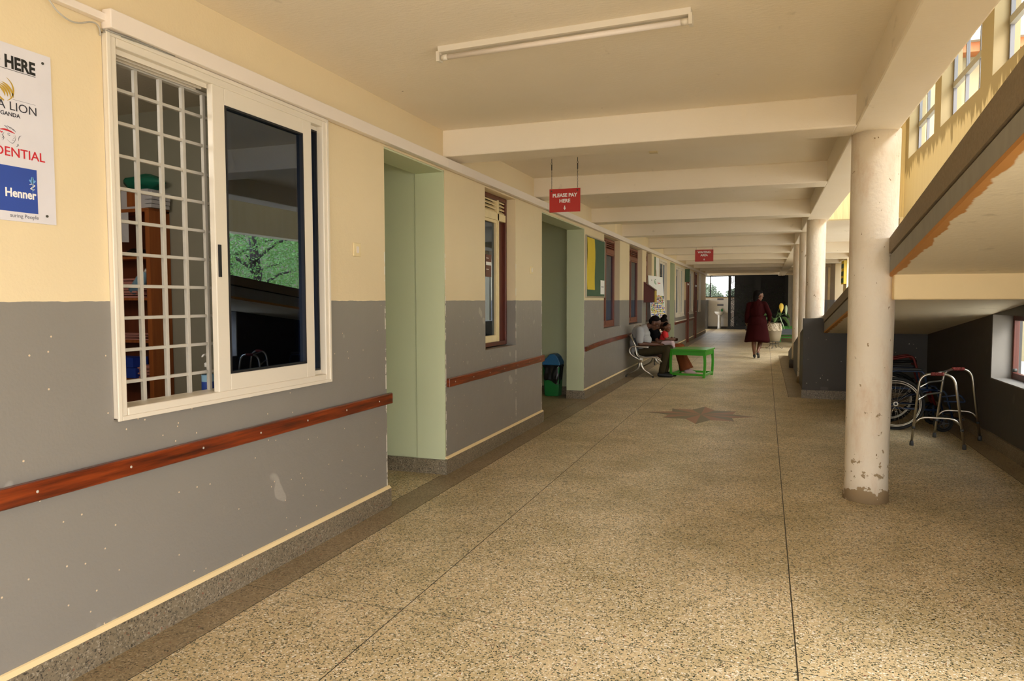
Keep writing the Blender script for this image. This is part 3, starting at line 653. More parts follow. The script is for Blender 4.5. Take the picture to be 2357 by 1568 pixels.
MB().cyl(lp(-L+.05, 0.0, 2.873), lp(L-.05, 0.0, 2.873), 0.0145, 14).build('tube', 'trunk', t)
for s_ in (-1, 1):
    MB().cyl(lp(s_*(L-.05), 0, 2.873), lp(s_*(L-.012), 0, 2.873), 0.016, 14).build('tube_cap', 'upvc', t)
    MB().hexa([lp(s_*L-.012, -.022, 2.852), lp(s_*L+.006, -.022, 2.852), lp(s_*L+.006, .022, 2.852), lp(s_*L-.012, .022, 2.852)], [lp(s_*L-.012, -.026, 2.905), lp(s_*L+.006, -.026, 2.905), lp(s_*L+.006, .026, 2.905), lp(s_*L-.012, .026, 2.905)]).build('lamp_holder', 'upvc', t)

# ---------------------------------------------------------------- hanging red signs
def hanging_sign(x0, x1, y, z0, z1, ztop, lines, lab, h, chains):
    t = thing('hanging_sign', ((x0+x1)/2, y, z0), lab, 'sign')
    B(x0, x1, y-0.004, y+0.004, z0, z1).build('sign_board', 'red_sign', t)
    for s_, z in lines: text(s_, h, ((x0+x1)/2, y-0.0045, z), (1, 0, 0), 'lettering', 'white', t, 'CENTER', h*0.035)
    k = (z1-z0)/0.24; cx = (x0+x1)/2; zb_ = z0+0.018*k
    MB().prism([(cx-0.004*k, zb_+0.022*k), (cx-0.004*k, zb_+0.047*k), (cx+0.004*k, zb_+0.047*k), (cx+0.004*k, zb_+0.022*k)], 'y', y-0.0065, y-0.004).prism([(cx-0.014*k, zb_+0.026*k), (cx, zb_), (cx+0.014*k, zb_+0.026*k)], 'y', y-0.0065, y-0.004).build('arrow', 'white', t)
    for x in chains:
        z = z1-0.02; mb = MB()
        mb.cyl((x, y-0.006, z), (x, y+0.006, z), 0.008, 8)
        i = 0
        while z < ztop-0.13:
            ring = [(x+(0.0035*math.cos(a) if i % 2 else 0), y+(0 if i % 2 else 0.0035*math.cos(a)), z+0.009+0.010*math.sin(a)) for a in [2*math.pi*q/8 for q in range(8)]]
            mb.tube(ring, 0.0014, 5, closed=True); z += 0.0165; i += 1
        mb.tube([(x, y, z), (x, y, z+0.012)], 0.002, 6).cyl((x, y, z+0.012), (x, y, z+0.07), 0.0055, 8)
        ring = [(x+0.008*math.cos(a), y, z+0.078+0.009*math.sin(a)) for a in [2*math.pi*q/10 for q in range(10)]]
        mb.tube(ring, 0.0018, 5, closed=True).cyl((x, y, z+0.085), (x, y, ztop), 0.003, 6)
        mb.build('chain', 'iron', t)
hanging_sign(-2.087, -1.766, 7.06, 2.392, 2.625, 2.932, [('PLEASE PAY', 2.543), ('HERE', 2.487)], 'red hanging sign reading please pay here', 0.049, (-2.064, -1.795))
hanging_sign(-1.546, -1.140, 17.04, 2.384, 2.655, 2.932, [('WAITING', 2.575), ('AREA', 2.507)], 'red hanging sign reading waiting area', 0.066, (-1.523, -1.165))

# ---------------------------------------------------------------- insurance poster board
t = thing('insurance_board', (XW, 1.75, 1.793), 'white wall board listing insurers in black gold red and blue print', 'sign')
px = XW+0.006
B(XW, px, 1.42, 2.037, 1.793, 2.426).build('board', 'paper', t)
Y = (0, 1, 0); px += 0.0006
text('D HERE', 0.062, (px, 1.974, 2.341), Y, 'lettering', 'black', t, 'RIGHT', 0.0022, 0.0004, 0.80)
B(px-0.0005, px+0.0004, 1.50, 1.974, 2.3335, 2.3350).build('rule_line', 'black', t)
text('A LION', 0.043, (px, 1.976, 2.191), Y, 'lettering', 'dark_text', t, 'RIGHT', 0, 0.0004, 1.06)
text('UGANDA', 0.020, (px, 1.909, 2.168), Y, 'lettering', 'dark_text', t, 'RIGHT', 0.0003, 0.0004, 1.0)
B(px-0.0005, px+0.0003, 1.884, 1.970, 2.2302, 2.2310).build('rule_line', 'grey_text', t)
text('DENTIAL', 0.047, (px, 1.9995, 2.0245), Y, 'lettering', 'logo_red', t, 'RIGHT', 0.0003, 0.0004, 1.0)
B(px-0.0005, px+0.0002, 1.55, 1.9645, 1.827, 1.990).build('blue_panel', 'poster_blue', t)
text('Henner', 0.044, (px+0.0004, 1.958, 1.880), Y, 'lettering', 'white', t, 'RIGHT', 0.0012, 0.0004, 0.86)
text('suring People', 0.020, (px, 1.966, 1.8065), Y, 'lettering', 'grey_text', t, 'RIGHT', 0, 0.0004, 1.0)
# gold shield emblem: outer curve with mane strokes
def stroke(pts, w, m, nm):
    """flat brush stroke on the board face, pts in (y, z)"""
    mb = MB(); L_ = []; R_ = []
    for i, p in enumerate(pts):
        a = Vector(pts[max(i-1, 0)]); b = Vector(pts[min(i+1, len(pts)-1)]); d = (b-a).normalized(); n = Vector((-d.y, d.x))
        ww = w*math.sin(math.pi*(i+0.6)/(len(pts)+0.2))
        q = Vector(p); L_.append(q+n*ww/2); R_.append(q-n*ww/2)
    for i in range(len(pts)-1):
        n0 = mb.pts([(px+0.0006, *L_[i]), (px+0.0006, *R_[i]), (px+0.0006, *R_[i+1]), (px+0.0006, *L_[i+1])]); mb.face([n0, n0+1, n0+2, n0+3])
    mb.build(nm, m, t)
def arc(cy, cz, r, a0, a1, n=10, sy=1): return [(cy+sy*r*math.cos(math.radians(a0+(a1-a0)*i/n)), cz+r*math.sin(math.radians(a0+(a1-a0)*i/n))) for i in range(n+1)]
stroke(arc(1.842, 2.262, 0.046, 62, -62), 0.006, 'gold', 'emblem')
stroke(arc(1.842, 2.262, 0.046, 118, 242), 0.006, 'gold', 'emblem')
for k in range(4): stroke(arc(1.826+0.004*k, 2.236, 0.030+0.010*k*0.6, 80, 0), 0.008, 'gold', 'emblem')
stroke([(1.83, 2.235), (1.84, 2.225), (1.852, 2.219)], 0.007, 'gold', 'emblem')
# line-drawn face with a red head band
def fine(P, w, m): stroke([tuple(p[:2]) for p in smooth([(a_, b_, 0) for a_, b_ in P], 4)], w, m, 'emblem')
fine([(1.830, 2.113), (1.848, 2.1165), (1.868, 2.114), (1.887, 2.108)], 0.0065, 'logo_red'); fine([(1.832, 2.109), (1.838, 2.104), (1.842, 2.108)], 0.004, 'logo_red')
fine([(1.886, 2.104), (1.889, 2.095), (1.886, 2.083), (1.878, 2.073), (1.868, 2.074), (1.856, 2.083)], 0.0018, 'grey_text')
fine([(1.881, 2.101), (1.884, 2.094), (1.882, 2.090), (1.878, 2.090)], 0.0015, 'grey_text'); fine([(1.858, 2.103), (1.864, 2.105), (1.870, 2.103)], 0.0016, 'grey_text')
fine([(1.858, 2.098), (1.865, 2.099), (1.869, 2.097)], 0.0018, 'dark_text'); fine([(1.874, 2.083), (1.879, 2.084), (1.882, 2.083)], 0.0018, 'grey_text')
for a_, b_ in ((1.848, 2.130), (1.858, 2.131), (1.868, 2.128), (1.876, 2.124)): fine([(a_, b_), (a_+0.008, b_-0.003), (a_+0.014, b_-0.010)], 0.0026, 'grey_text')
fine([(1.911, 2.106), (1.904, 2.102), (1.900, 2.093), (1.899, 2.084)], 0.0026, 'grey_text'); fine([(1.899, 2.074), (1.895, 2.066), (1.890, 2.062)], 0.0024, 'grey_text'); fine([(1.893, 2.073), (1.897, 2.069), (1.901, 2.066)], 0.0018, 'grey_text')
fine([(1.848, 2.106), (1.842, 2.096), (1.846, 2.086), (1.841, 2.076)], 0.0024, 'grey_text'); fine([(1.838, 2.096), (1.844, 2.090), (1.838, 2.083)], 0.002, 'grey_text')
# small blue plant mark on the blue panel
stroke([(1.946, 1.962), (1.946, 1.930), (1.946, 1.905)], 0.003, 'lightblue', 'emblem')
for s_ in (-1, 1): stroke([(1.946, 1.938), (1.946+s_*0.007, 1.946), (1.946+s_*0.012, 1.950)], 0.008, 'lightblue', 'emblem')
stroke([(1.946, 1.944), (1.946, 1.953), (1.946, 1.962)], 0.012, 'lightblue', 'emblem')
stroke([(1.934, 1.933), (1.944, 1.936), (1.955, 1.931), (1.946, 1.924), (1.938, 1.918), (1.947, 1.914), (1.954, 1.917)], 0.005, 'white', 'emblem')
for y, z in ((2.004, 2.394), (1.999, 1.823)): MB().cyl((XW+0.006, y, z), (XW+0.009, y, z), 0.005, 8).build('screw', 'iron', t)

# ---------------------------------------------------------------- noticeboard with papers
t = thing('noticeboard', (XW, 11.36, 1.54), 'green felt noticeboard in an aluminium frame after the second doorway', 'noticeboard')
rect_frame(XW, XW+0.022, 10.66, 12.0, 1.545, 2.495, 0.022).build('board_frame', 'chrome', t, bevel=0.002)
B(XW, XW+0.012, 10.68, 11.98, 1.565, 2.475).build('felt', 'green_felt', t)
mb = MB(); n = 8
for i in range(n):
    z0 = 1.665+0.80*i/n; z1 = 1.665+0.80*(i+1)/n; q = lambda z: XW+0.014+0.006*(1+math.sin(z*9))
    k0, k1 = 0.02*math.sin(z0*7), 0.02*math.sin(z1*7)
    mb.hexa([(q(z0), 10.70, z0), (q(z0)+0.002, 10.70, z0), (q(z1)+0.002, 10.70, z1), (q(z1), 10.70, z1)], [(q(z0), 11.22+k0, z0), (q(z0)+0.002, 11.22+k0, z0), (q(z1)+0.002, 11.22+k1, z1), (q(z1), 11.22+k1, z1)])
mb.build('yellow_sheet', 'yellow_paper', label='long yellow paper sheet pinned on the green noticeboard', cat='paper')
t2 = thing('notice_sheet', (XW+0.013, 11.8, 1.60), 'small white notice pinned low on the green noticeboard', 'paper')
B(XW+0.013, XW+0.015, 11.67, 11.96, 1.60, 1.83).build('sheet', 'white', t2); B(XW+0.015, XW+0.0155, 11.72, 11.91, 1.715, 1.73).build('print_line', 'grey_text', t2)

# ---------------------------------------------------------------- suggestion box
t = thing('suggestion_box', (XW, 16.33, 1.448), 'dark red wooden suggestion box with sloping top and mustard front', 'box')
MB().prism([(XW, 1.448), (XW+0.245, 1.448), (XW+0.245, 1.715), (XW, 1.90)], 'y', 16.2, 16.46).build('box_body', 'maroon', t, bevel=0.004)
B(XW+0.245, XW+0.256, 16.2, 16.46, 1.448, 1.715).build('box_front', 'mustard', t)
MB().prism([(XW, 1.902), (XW, 1.915), (XW+0.262, 1.728), (XW+0.255, 1.717)], 'y', 16.19, 16.47).build('lid', 'maroon', t)
# ---------------------------------------------------------------- leaning flip board with coloured notes
t = thing('flip_board', (-2.3, 16.85, 0.0), 'white leaning board covered with colourful handwritten notes behind the seated people', 'board')
TL, TR = Vector((-2.56, 16.62, 2.07)), Vector((-2.285, 17.0, 2.035)); BL = Vector((-2.42, 16.5, 0.55)); BR = TR+BL-TL
nr = (TR-TL).cross(BL-TL).normalized()*0.012
if nr.y > 0: nr = -nr
MB().hexa([TL, TR, BR, BL], [TL+nr, TR+nr, BR+nr, BL+nr]).build('board_sheet', 'white', t)
def bp(u, v): return TL.lerp(TR, u).lerp(BL.lerp(BR, u), v)+nr*1.12
cols = ['logo_red', 'poster_blue', 'mustard', 'green_plastic', 'dark_text', 'grip', 'yellow_paper', 'pink_paper']
rr = random.Random(3); strokes = {c: MB() for c in cols}
for row in range(24):
    v0 = 0.29+row*0.029; u = 0.03
    while u < 0.93:
        wd = rr.uniform(0.04, 0.10); c = rr.choice(cols if row < 4 else ['yellow_paper', 'pink_paper', 'mustard', 'grip', 'poster_blue', 'yellow_paper', 'green_plastic'])
        dv = rr.uniform(0.016, 0.027); a = [bp(u, v0), bp(u+wd*0.8, v0+rr.uniform(-.01, .01)), bp(u+wd*0.8, v0+dv), bp(u, v0+dv)]
        strokes[c].hexa(a, [p+nr*0.1 for p in a]); u += wd
for (u, v, wd, dv, c) in ((0.44, 0.05, 0.06, 0.012, 'green_plastic'), (0.40, 0.065, 0.03, 0.05, 'green_plastic'), (0.44, 0.085, 0.06, 0.01, 'green_plastic'), (0.44, 0.112, 0.08, 0.012, 'green_plastic'), (0.64, 0.08, 0.02, 0.04, 'logo_red'), (0.67, 0.095, 0.14, 0.012, 'logo_red'), (0.2, 0.06, 0.03, 0.02, 'grey_text')):
    a = [bp(u, v), bp(u+wd, v), bp(u+wd, v+dv), bp(u, v+dv)]
    strokes.setdefault(c, MB()).hexa(a, [p+nr*0.1 for p in a])
for c, mb in strokes.items():
    if mb.v: mb.build('coloured_writing', c, t, kind='stuff')
for u in (0.08, 0.92):
    p = TL.lerp(TR, u)-nr*2; q = BL.lerp(BR, u)-nr*2; q = p+(q-p)*((p.z)/(p.z-q.z)); MB().bar(p, (q.x, q.y, 0.012), 0.03).build('leg', 'iron', t)
# poster between the windows
t = thing('wall_poster', (XW, 18.15, 1.7), 'tall white poster with green edge between the windows behind the leaning board', 'poster')
B(XW, XW+0.01, 17.74, 18.56, 1.55, 2.565).build('poster_sheet', 'white', t); B(XW+0.01, XW+0.012, 17.74, 17.98, 1.55, 2.565).build('green_edge', 'leaf', t)
MB().bar((XW+0.011, 18.0, 2.25), (XW+0.011, 18.5, 1.6), 0.05, 0.003, (1, 0, 0)).build('brown_stroke', 'veneer', t)
t = thing('projecting_sign', (XW, 25.0, 2.1), 'small dark green sign projecting from wall before the first brown door', 'sign')
B(XW, XW+0.16, 24.9, 24.93, 2.11, 2.55).build('sign_board', 'green_felt', t); B(XW, XW+0.02, 24.89, 24.94, 2.15, 2.5).build('bracket', 'iron', t)
t = thing('yellow_wall_sign', (2.2, 23.1, 1.96), 'yellow and dark green sign on the far right pillar', 'sign')
B(2.12, 2.199, 22.8, 23.5, 1.96, 2.64).build('sign_board', 'yellow_paper', t)
for z in (2.0, 2.2, 2.42): B(2.115, 2.12, 22.82, 23.48, z, z+0.13).build('sign_panel', 'green_felt', t)
B(2.12, 2.19, 22.785, 22.80, 1.96, 2.64).build('sign_edge', 'mustard', t)

# ---------------------------------------------------------------- swing bin
t = thing('swing_bin', (-3.13, 10.82, 0), 'green swing bin with blue lid and black liner in second doorway', 'bin')
def sq(cx, cy, z, hx, hy): return [(cx-hx, cy-hy, z), (cx+hx, cy-hy, z), (cx+hx, cy+hy, z), (cx-hx, cy+hy, z)]
bx_, by_ = -3.14, 10.83
MB().hexa(sq(bx_, by_, 0, .115, .095), sq(bx_, by_, 0.47, .135, .12)).build('bin_body', 'green_plastic', t, bevel=0.015)
mb = MB(); n = 24; rings = []
for j, (z, s_) in enumerate(((0.22, 1.0), (0.27, 1.05), (0.36, 1.06), (0.45, 1.06), (0.485, 1.09), (0.49, 1.02))):
    rings.append(mb.pts([(bx_+(0.128+0.012*j/5)*s_*max(-1, min(1, 1.25*math.cos(a)))+0.006*math.sin(7*a+j), by_+(0.112+0.012*j/5)*s_*max(-1, min(1, 1.25*math.sin(a)))+0.005*math.sin(9*a+2*j), z+(0.035*math.sin(3*a+1) if j == 0 else 0)) for a in [2*math.pi*k/n for k in range(n)]]))
for a, b in zip(rings, rings[1:]):
    for k in range(n): mb.face([a+k, a+(k+1) % n, b+(k+1) % n, b+k], False)
mb.build('bin_liner', 'bag', t)
prof = [(-0.145, 0.49), (0.145, 0.49), (0.145, 0.53), (0.10, 0.62), (0.05, 0.662), (-0.02, 0.662), (-0.10, 0.58), (-0.145, 0.525)]
MB().prism([(bx_+a, z) for a, z in prof], 'y', by_-0.125, by_+0.125).build('bin_lid', 'blue_plastic', t, bevel=0.012)
# ---------------------------------------------------------------- office seen through the grille
office0 = set(o.name for o in S.objects)
t = thing('shelf_cabinet', (-4.72, 4.27, 0), 'brown wooden shelf cabinet full of files inside the office', 'cabinet')
cy0, cy1 = 4.08, 4.27
B(-4.39, -4.365, cy0, cy1+0.0, 0.02, 2.17).build('side_panel', 'veneer', t); B(-5.1, -5.075, cy0, cy1, 0.02, 2.17).build('side_panel', 'veneer', t)
MB().box(-4.395, -4.355, cy0-0.01, cy0+0.15, 0.02, 2.165).build('door_leaf', 'veneer', t)
B(-5.1, -4.365, cy0, cy1, 2.155, 2.18).build('top_board', 'veneer', t); B(-5.08, -4.39, cy1-0.01, cy1, 0.02, 2.155).build('back_board', 'brown', t)
for z in (0.10, 0.41, 0.925, 1.21, 1.525, 1.83): B(-5.075, -4.39, cy0+0.01, cy1-0.01, z-0.018, z).build('shelf', 'veneer', t)
for z in (0.95, 1.25, 1.6, 1.9): MB().cyl((-4.356, cy0+0.10, z), (-4.352, cy0+0.10, z), 0.006, 8).build('peg_hole', 'gasket', t)
def stack(x0, x1, z, n, m, lab, dz=0.012, nm='paper_folder', grp='pink paper files in the office cabinet'):
    for k in range(n):
        j = 0.012*math.sin(k*2.3)
        o = MB().hexa([(x0+j, cy0+0.02, z+k*dz), (x1+j, cy0+0.02+j, z+k*dz+0.004*(k % 2)), (x1+j, cy1-0.03, z+k*dz), (x0+j, cy1-0.03, z+k*dz)], [(x0+j, cy0+0.02, z+(k+.8)*dz), (x1+j, cy0+0.02+j, z+(k+.8)*dz+0.004*(k % 2)), (x1+j, cy1-0.03, z+(k+.8)*dz), (x0+j, cy1-0.03, z+(k+.8)*dz)]).build(nm, m)
        props(o, 'pink paper file, number %s from the bottom, %s' % (('one', 'two', 'three', 'four', 'five', 'six', 'seven', 'eight')[k], lab), 'folder', grp)
stack(-4.85, -4.50, 1.526, 8, 'pink_paper', 'slack pile on upper cabinet shelf', 0.018)
stack(-4.85, -4.42, 1.212, 4, 'pink_paper', 'low pile on middle cabinet shelf')
stack(-4.53, -4.40, 0.927, 7, 'pink_paper', 'pile beside the blue binders', 0.014)
stack(-4.475, -4.405, 0.411, 5, 'pink_paper', 'pile on bottom cabinet shelf', 0.016)
for k, (x, z, lab) in enumerate(((-4.64, 0.926, 'lower blue lever arch binder lying in the office cabinet'), (-4.63, 1.005, 'upper blue lever arch binder lying on another blue binder'))):
    bt = thing('binder', (x, 4.2, z), lab, 'binder')
    B(x-0.16, x+0.10-0.03*k, cy0+0.0, cy1-0.05, z, z+0.075).build('cover', 'binder', bt)
    MB().cyl((x-0.02, cy0-0.002, z+0.04), (x-0.02, cy0+0.004, z+0.04), 0.014, 10).build('finger_ring', 'gasket', bt)
t = thing('plastic_bottle', (-4.52, 4.2, 1.526), 'pale blue plastic bottle tilted on a cabinet shelf', 'bottle')
MB().tube([(-4.58, 4.13, 1.575), (-4.50, 4.13, 1.66), (-4.475, 4.13, 1.69), (-4.46, 4.13, 1.715)], [0.045, 0.045, 0.03, 0.015], 12).build('bottle_body', 'sky_plastic', t)
MB().cyl((-4.46, 4.13, 1.715), (-4.447, 4.13, 1.735), 0.017, 10).build('cap', 'white', t)
for x0, x1, z0, z1, lab in ((-4.72, -4.53, 1.94, 2.15, 'white paper sheet taped across the cabinet top shelf'),):
    MB().hexa([(x0, cy0-0.03, z0), (x1+0.02, cy0-0.05, z0-0.01), (x1, cy0-0.03, z1), (x0, cy0-0.03, z1)], [(x0, cy0-0.028, z0), (x1+0.02, cy0-0.048, z0-0.01), (x1, cy0-0.028, z1), (x0, cy0-0.028, z1)]).build('paper_sheet', 'paper', label=lab, cat='paper')
def lump(name, c, r, m, lab, cat, seed=0, amp=0.25, parent=None):
    mb = MB().sphere(c, r, 18, 12); rg = random.Random(seed); ph = [rg.uniform(0, 6) for _ in range(6)]
    cc = Vector(c); out = []
    for v in mb.v:
        d = Vector(v)-cc; q = 1+amp*0.5*(math.sin(d.x/r[0]*3+ph[0])*math.sin(d.y/r[1]*4+ph[1])+math.sin(d.z/r[2]*5+ph[2])*math.cos(d.x/r[0]*6+ph[3])*0.6)
        out.append(tuple(cc+d*q))
    mb.v = out; return mb.build(name, m, parent, label=lab, cat=cat)
t = thing('storage_box', (-4.55, 4.25, 2.18), 'white printed carton standing on top of the cabinet', 'box')
B(-4.66, -4.40, cy0+0.03, cy1-0.02, 2.181, 2.325).build('carton', 'paper', t); B(-4.60, -4.50, cy0+0.027, cy0+0.03, 2.20, 2.31).build('printed_label', 'veneer', t)
t = thing('newspaper_stack', (-4.25, 4.3, 2.18), 'folded newspapers hanging over the cabinet edge', 'newspaper')
for k in range(4): B(-4.395+0.002*k, -4.33+0.004*k, cy0-0.01, cy1-0.03, 2.182+k*0.03, 2.208+k*0.03).build('newspaper', 'paper', t)
lump('plastic_bag', (-4.50, 4.19, 2.385), (0.17, 0.075, 0.055), 'teal_bag', 'dark green plastic bag crumpled on top of the carton', 'bag', 4, 0.5)
lump('black_pouch', (-4.61, 4.17, 0.465), (0.09, 0.06, 0.042), 'bag', 'black pouch on the bottom cabinet shelf', 'bag', 8, 0.3)
lump('black_cloth', (-4.56, 4.17, 1.866), (0.11, 0.06, 0.026), 'bag', 'black cloth bundle under the hanging paper sheet', 'cloth', 9, 0.4)
for o in list(S.objects):
    if o.name not in office0 and o.parent is None: o.location.x += 0.12
t = thing('pump_bottle', (XW-0.16, 2.985, 1.018), 'clear sanitizer pump bottle with blue label on the service window sill', 'bottle')
px_, py_ = XW-0.16, 2.99
MB().lathe((px_, py_, 1.0185), [(0.022, 0), (0.031, 0.006), (0.031, 0.095), (0.024, 0.120), (0.011, 0.132), (0.011, 0.14)], 18).build('bottle_body', 'glass_clear', t)
MB().lathe((px_, py_, 1.0185), [(0.0316, 0.012), (0.0316, 0.062)], 18, False).build('blue_label', 'poster_blue', t); MB().lathe((px_, py_, 1.0185), [(0.0316, 0.062), (0.0316, 0.098)], 18, False).build('upper_label', 'sky_plastic', t)
MB().lathe((px_, py_, 1.0185), [(0.014, 0.138), (0.016, 0.140), (0.016, 0.158), (0.006, 0.162), (0.005, 0.195), (0.012, 0.197), (0.012, 0.206)], 14).tube([(px_, py_, 1.2215), (px_+0.004, py_-0.03, 1.222), (px_+0.006, py_-0.045, 1.213)], [0.006, 0.005, 0.004], 8).build('pump', 'white', t)

lb = bpy.data.lights.new('office_fill_light', 'POINT'); lo = bpy.data.objects.new('office_fill_light', lb); COL.objects.link(lo)  # unseen fill light added to brighten the office interior
lb.energy = 4.2; lb.color = (1.0, 0.93, 0.82); lb.shadow_soft_size = 0.15; lo.location = (-3.5, 1.7, 2.55)
# ---------------------------------------------------------------- walking frame
t = thing('walking_frame', (1.83, 8.5, 0), 'folding aluminium walking frame with red brown grips under the ramp', 'walker')
def fil(pts, r=0.05, n=5):
    """polyline with rounded corners"""
    out = [Vector(pts[0])]
    for a, b, c in zip(pts, pts[1:], pts[2:]):
        a, b, c = Vector(a), Vector(b), Vector(c); p = b+(a-b).normalized()*min(r, (a-b).length*.45); q = b+(c-b).normalized()*min(r, (c-b).length*.45)
        for i in range(n+1): u = i/n; out.append(p*(1-u)**2+b*2*u*(1-u)+q*u*u)
    out.append(Vector(pts[-1])); return out
def side(A, B_, top, yA, yB, nm):
    xA0, xA1 = A; xB0, xB1 = B_
    P = [(xA0, yA, 0.03), (xA1, (yA+yB)/2, top), (xB1, (yA+yB)/2, top+0.005), (xB0, yB, 0.03)]
    MB().tube(fil(P, 0.11, 7), 0.0125, 10).build('side_frame', 'chrome', t)
    def on(u, l): p, q = (Vector(P[0]), Vector(P[1])) if l == 0 else (Vector(P[3]), Vector(P[2])); return p.lerp(q, u)
    a, b = on(0.33, 0), on(0.33, 1)
    MB().tube(fil([on(0.28, 0), on(0.28, 0)*0.85+on(0.28, 1)*0.15+Vector((0, 0, .07)), on(0.28, 0)*0.15+on(0.28, 1)*0.85+Vector((0, 0, .07)), on(0.28, 1)], 0.06), 0.010, 8).build('cross_brace', 'chrome', t)
    for l in (0, 1):
        p = on(0, l); MB().lathe((p.x, p.y, 0), [(0.020, 0), (0.020, 0.02), (0.016, 0.05)], 12).build('rubber_foot', 'rubber', t)
        q = on(0.22, l); MB().cyl(q-Vector((0, 0, .012)), q+Vector((0, 0, .012)), 0.016, 10).build('clip', 'rubber', t)
    m_ = (Vector(P[1])+Vector(P[2]))/2; mb = MB(); d = Vector((1, 0, 0.02)).normalized()
    for k in range(9): mb.cyl(m_+d*(0.012*k-0.054), m_+d*(0.012*k-0.0455), 0.0185, 10)
    mb.cyl(m_-d*0.06, m_+d*0.06, 0.0155, 10); mb.build('grip', 'grip', t)
    return on
f1 = side((1.442, 1.50), (1.90, 1.80), 0.745, 8.26, 8.20, 'near'); f2 = side((1.763, 1.835), (2.175, 2.085), 0.755, 8.84, 8.78, 'far')
for u in (0.62, 0.80):
    a, b = f1(u, 0), f2(u+0.02, 0); MB().tube([a, a.lerp(b, .5)+Vector((-.02, 0, .02)), b], 0.009, 8).build('front_bar', 'chrome', t)
MB().tube([f1(1, 0)+Vector((.10, 0, .0)), f2(0.99, 0)+Vector((0.08, 0, 0.0))], 0.009, 8).build('front_bar', 'chrome', t)

# ---------------------------------------------------------------- wheelchair
t = thing('wheelchair', (1.5, 9.45, 0), 'folding wheelchair with spoked wheel parked in the dark under the ramp', 'wheelchair')
def wheel(cx, cy, r, ns, parent, big=True):
    w = thing('wheel' if big else 'caster', (cx, cy, 0)); w.parent = parent; w.location = Vector((cx, cy, 0))-ORG[parent.name]
    ring = lambda R, q=40: [(cx+R*math.cos(a), cy, r+R*math.sin(a)) for a in [2*math.pi*k/q for k in range(q)]]
    MB().tube(ring(r-0.017), 0.017, 8, closed=True).build('tyre', 'tyre', w)
    MB().tube(ring(r-0.040), 0.008, 8, closed=True).build('rim', 'chrome' if big else 'black', w)
    MB().cyl((cx, cy-0.03, r), (cx, cy+0.03, r), 0.026 if big else 0.02, 14).build('hub', 'chrome' if big else 'black', w)
    if big: MB().cyl((cx, cy-0.033, r), (cx, cy-0.029, r), 0.015, 14).build('hub_cap', 'black', w)
    if big:
        mb = MB()
        for k in range(ns):
            a = 2*math.pi*k/ns; b = a+(0.35 if k % 2 else -0.35)
            mb.tube([(cx+0.024*math.cos(b), cy+(0.022 if k % 4 < 2 else -0.022), r+0.024*math.sin(b)), (cx+(r-.043)*math.cos(a), cy, r+(r-.043)*math.sin(a))], 0.0016, 4)
        mb.build('spokes', 'chrome', w, kind='stuff')
        MB().tube([(p[0], p[1]-0.04, p[2]) for p in ring(r-0.06)], 0.007, 8, closed=True).build('push_rim', 'alu', w)
    else:
        mb = MB()
        for k in range(5): a = 2*math.pi*k/5; mb.bar((cx, cy, r), (cx+(r-.04)*math.cos(a), cy, r+(r-.04)*math.sin(a)), 0.012)
        mb.build('wheel_spokes', 'black', w)
WX = 1.43
for y in (9.2, 9.78): wheel(WX, y, 0.305, 28, t)
for y in (9.22, 9.74): wheel(1.92, y, 0.10, 0, t, False)
for y in (9.25, 9.72):
    MB().tube(fil([(1.36, y, 0.30), (1.36, y, 0.48), (1.34, y, 0.93), (1.24, y, 0.95)], 0.06), 0.012, 8).tube([(1.36, y, 0.48), (1.86, y, 0.47)], 0.012, 8).tube([(1.36, y, 0.25), (1.88, y, 0.24)], 0.012, 8).build('side_frame', 'bluebar', t)
    MB().tube(fil([(1.38, y, 0.48), (1.38, y, 0.68), (1.72, y, 0.68), (1.76, y, 0.48)], 0.05), 0.011, 8).build('arm_frame', 'bluebar', t)
    B(1.38, 1.70, y-0.025, y+0.025, 0.685, 0.715).build('arm_pad', 'black', t, bevel=0.01)
    MB().tube(fil([(1.86, y, 0.47), (1.94, y, 0.46), (2.02, y, 0.16)], 0.05), 0.011, 8).build('leg_rest', 'bluebar', t)
    B(1.98, 2.12, y-0.06, y+0.06, 0.145, 0.16).build('foot_plate', 'black', t)
    MB().tube([(1.92, y, 0.24), (1.92, y, 0.115)], 0.012, 8).build('caster_fork', 'bluebar', t)
    MB().cyl((1.20, y, 0.952), (1.10, y, 0.955), 0.016, 10).build('push_grip', 'rubber', t)
MB().tube(fil([(1.90, 9.22, 0.40), (2.08, 9.22, 0.43), (2.14, 9.22, 0.35), (1.92, 9.22, 0.35)], 0.03), 0.010, 8).build('swing_bar', 'bluebar', t)
B(1.38, 1.80, 9.25, 9.72, 0.475, 0.50).build('seat', 'black', t); B(1.335, 1.36, 9.25, 9.72, 0.50, 0.90).build('backrest', 'black', t)
MB().tube([(1.36, 9.26, 0.25), (1.80, 9.71, 0.47)], 0.011, 8).tube([(1.36, 9.71, 0.25), (1.80, 9.26, 0.47)], 0.011, 8).build('cross_bar', 'bluebar', t)
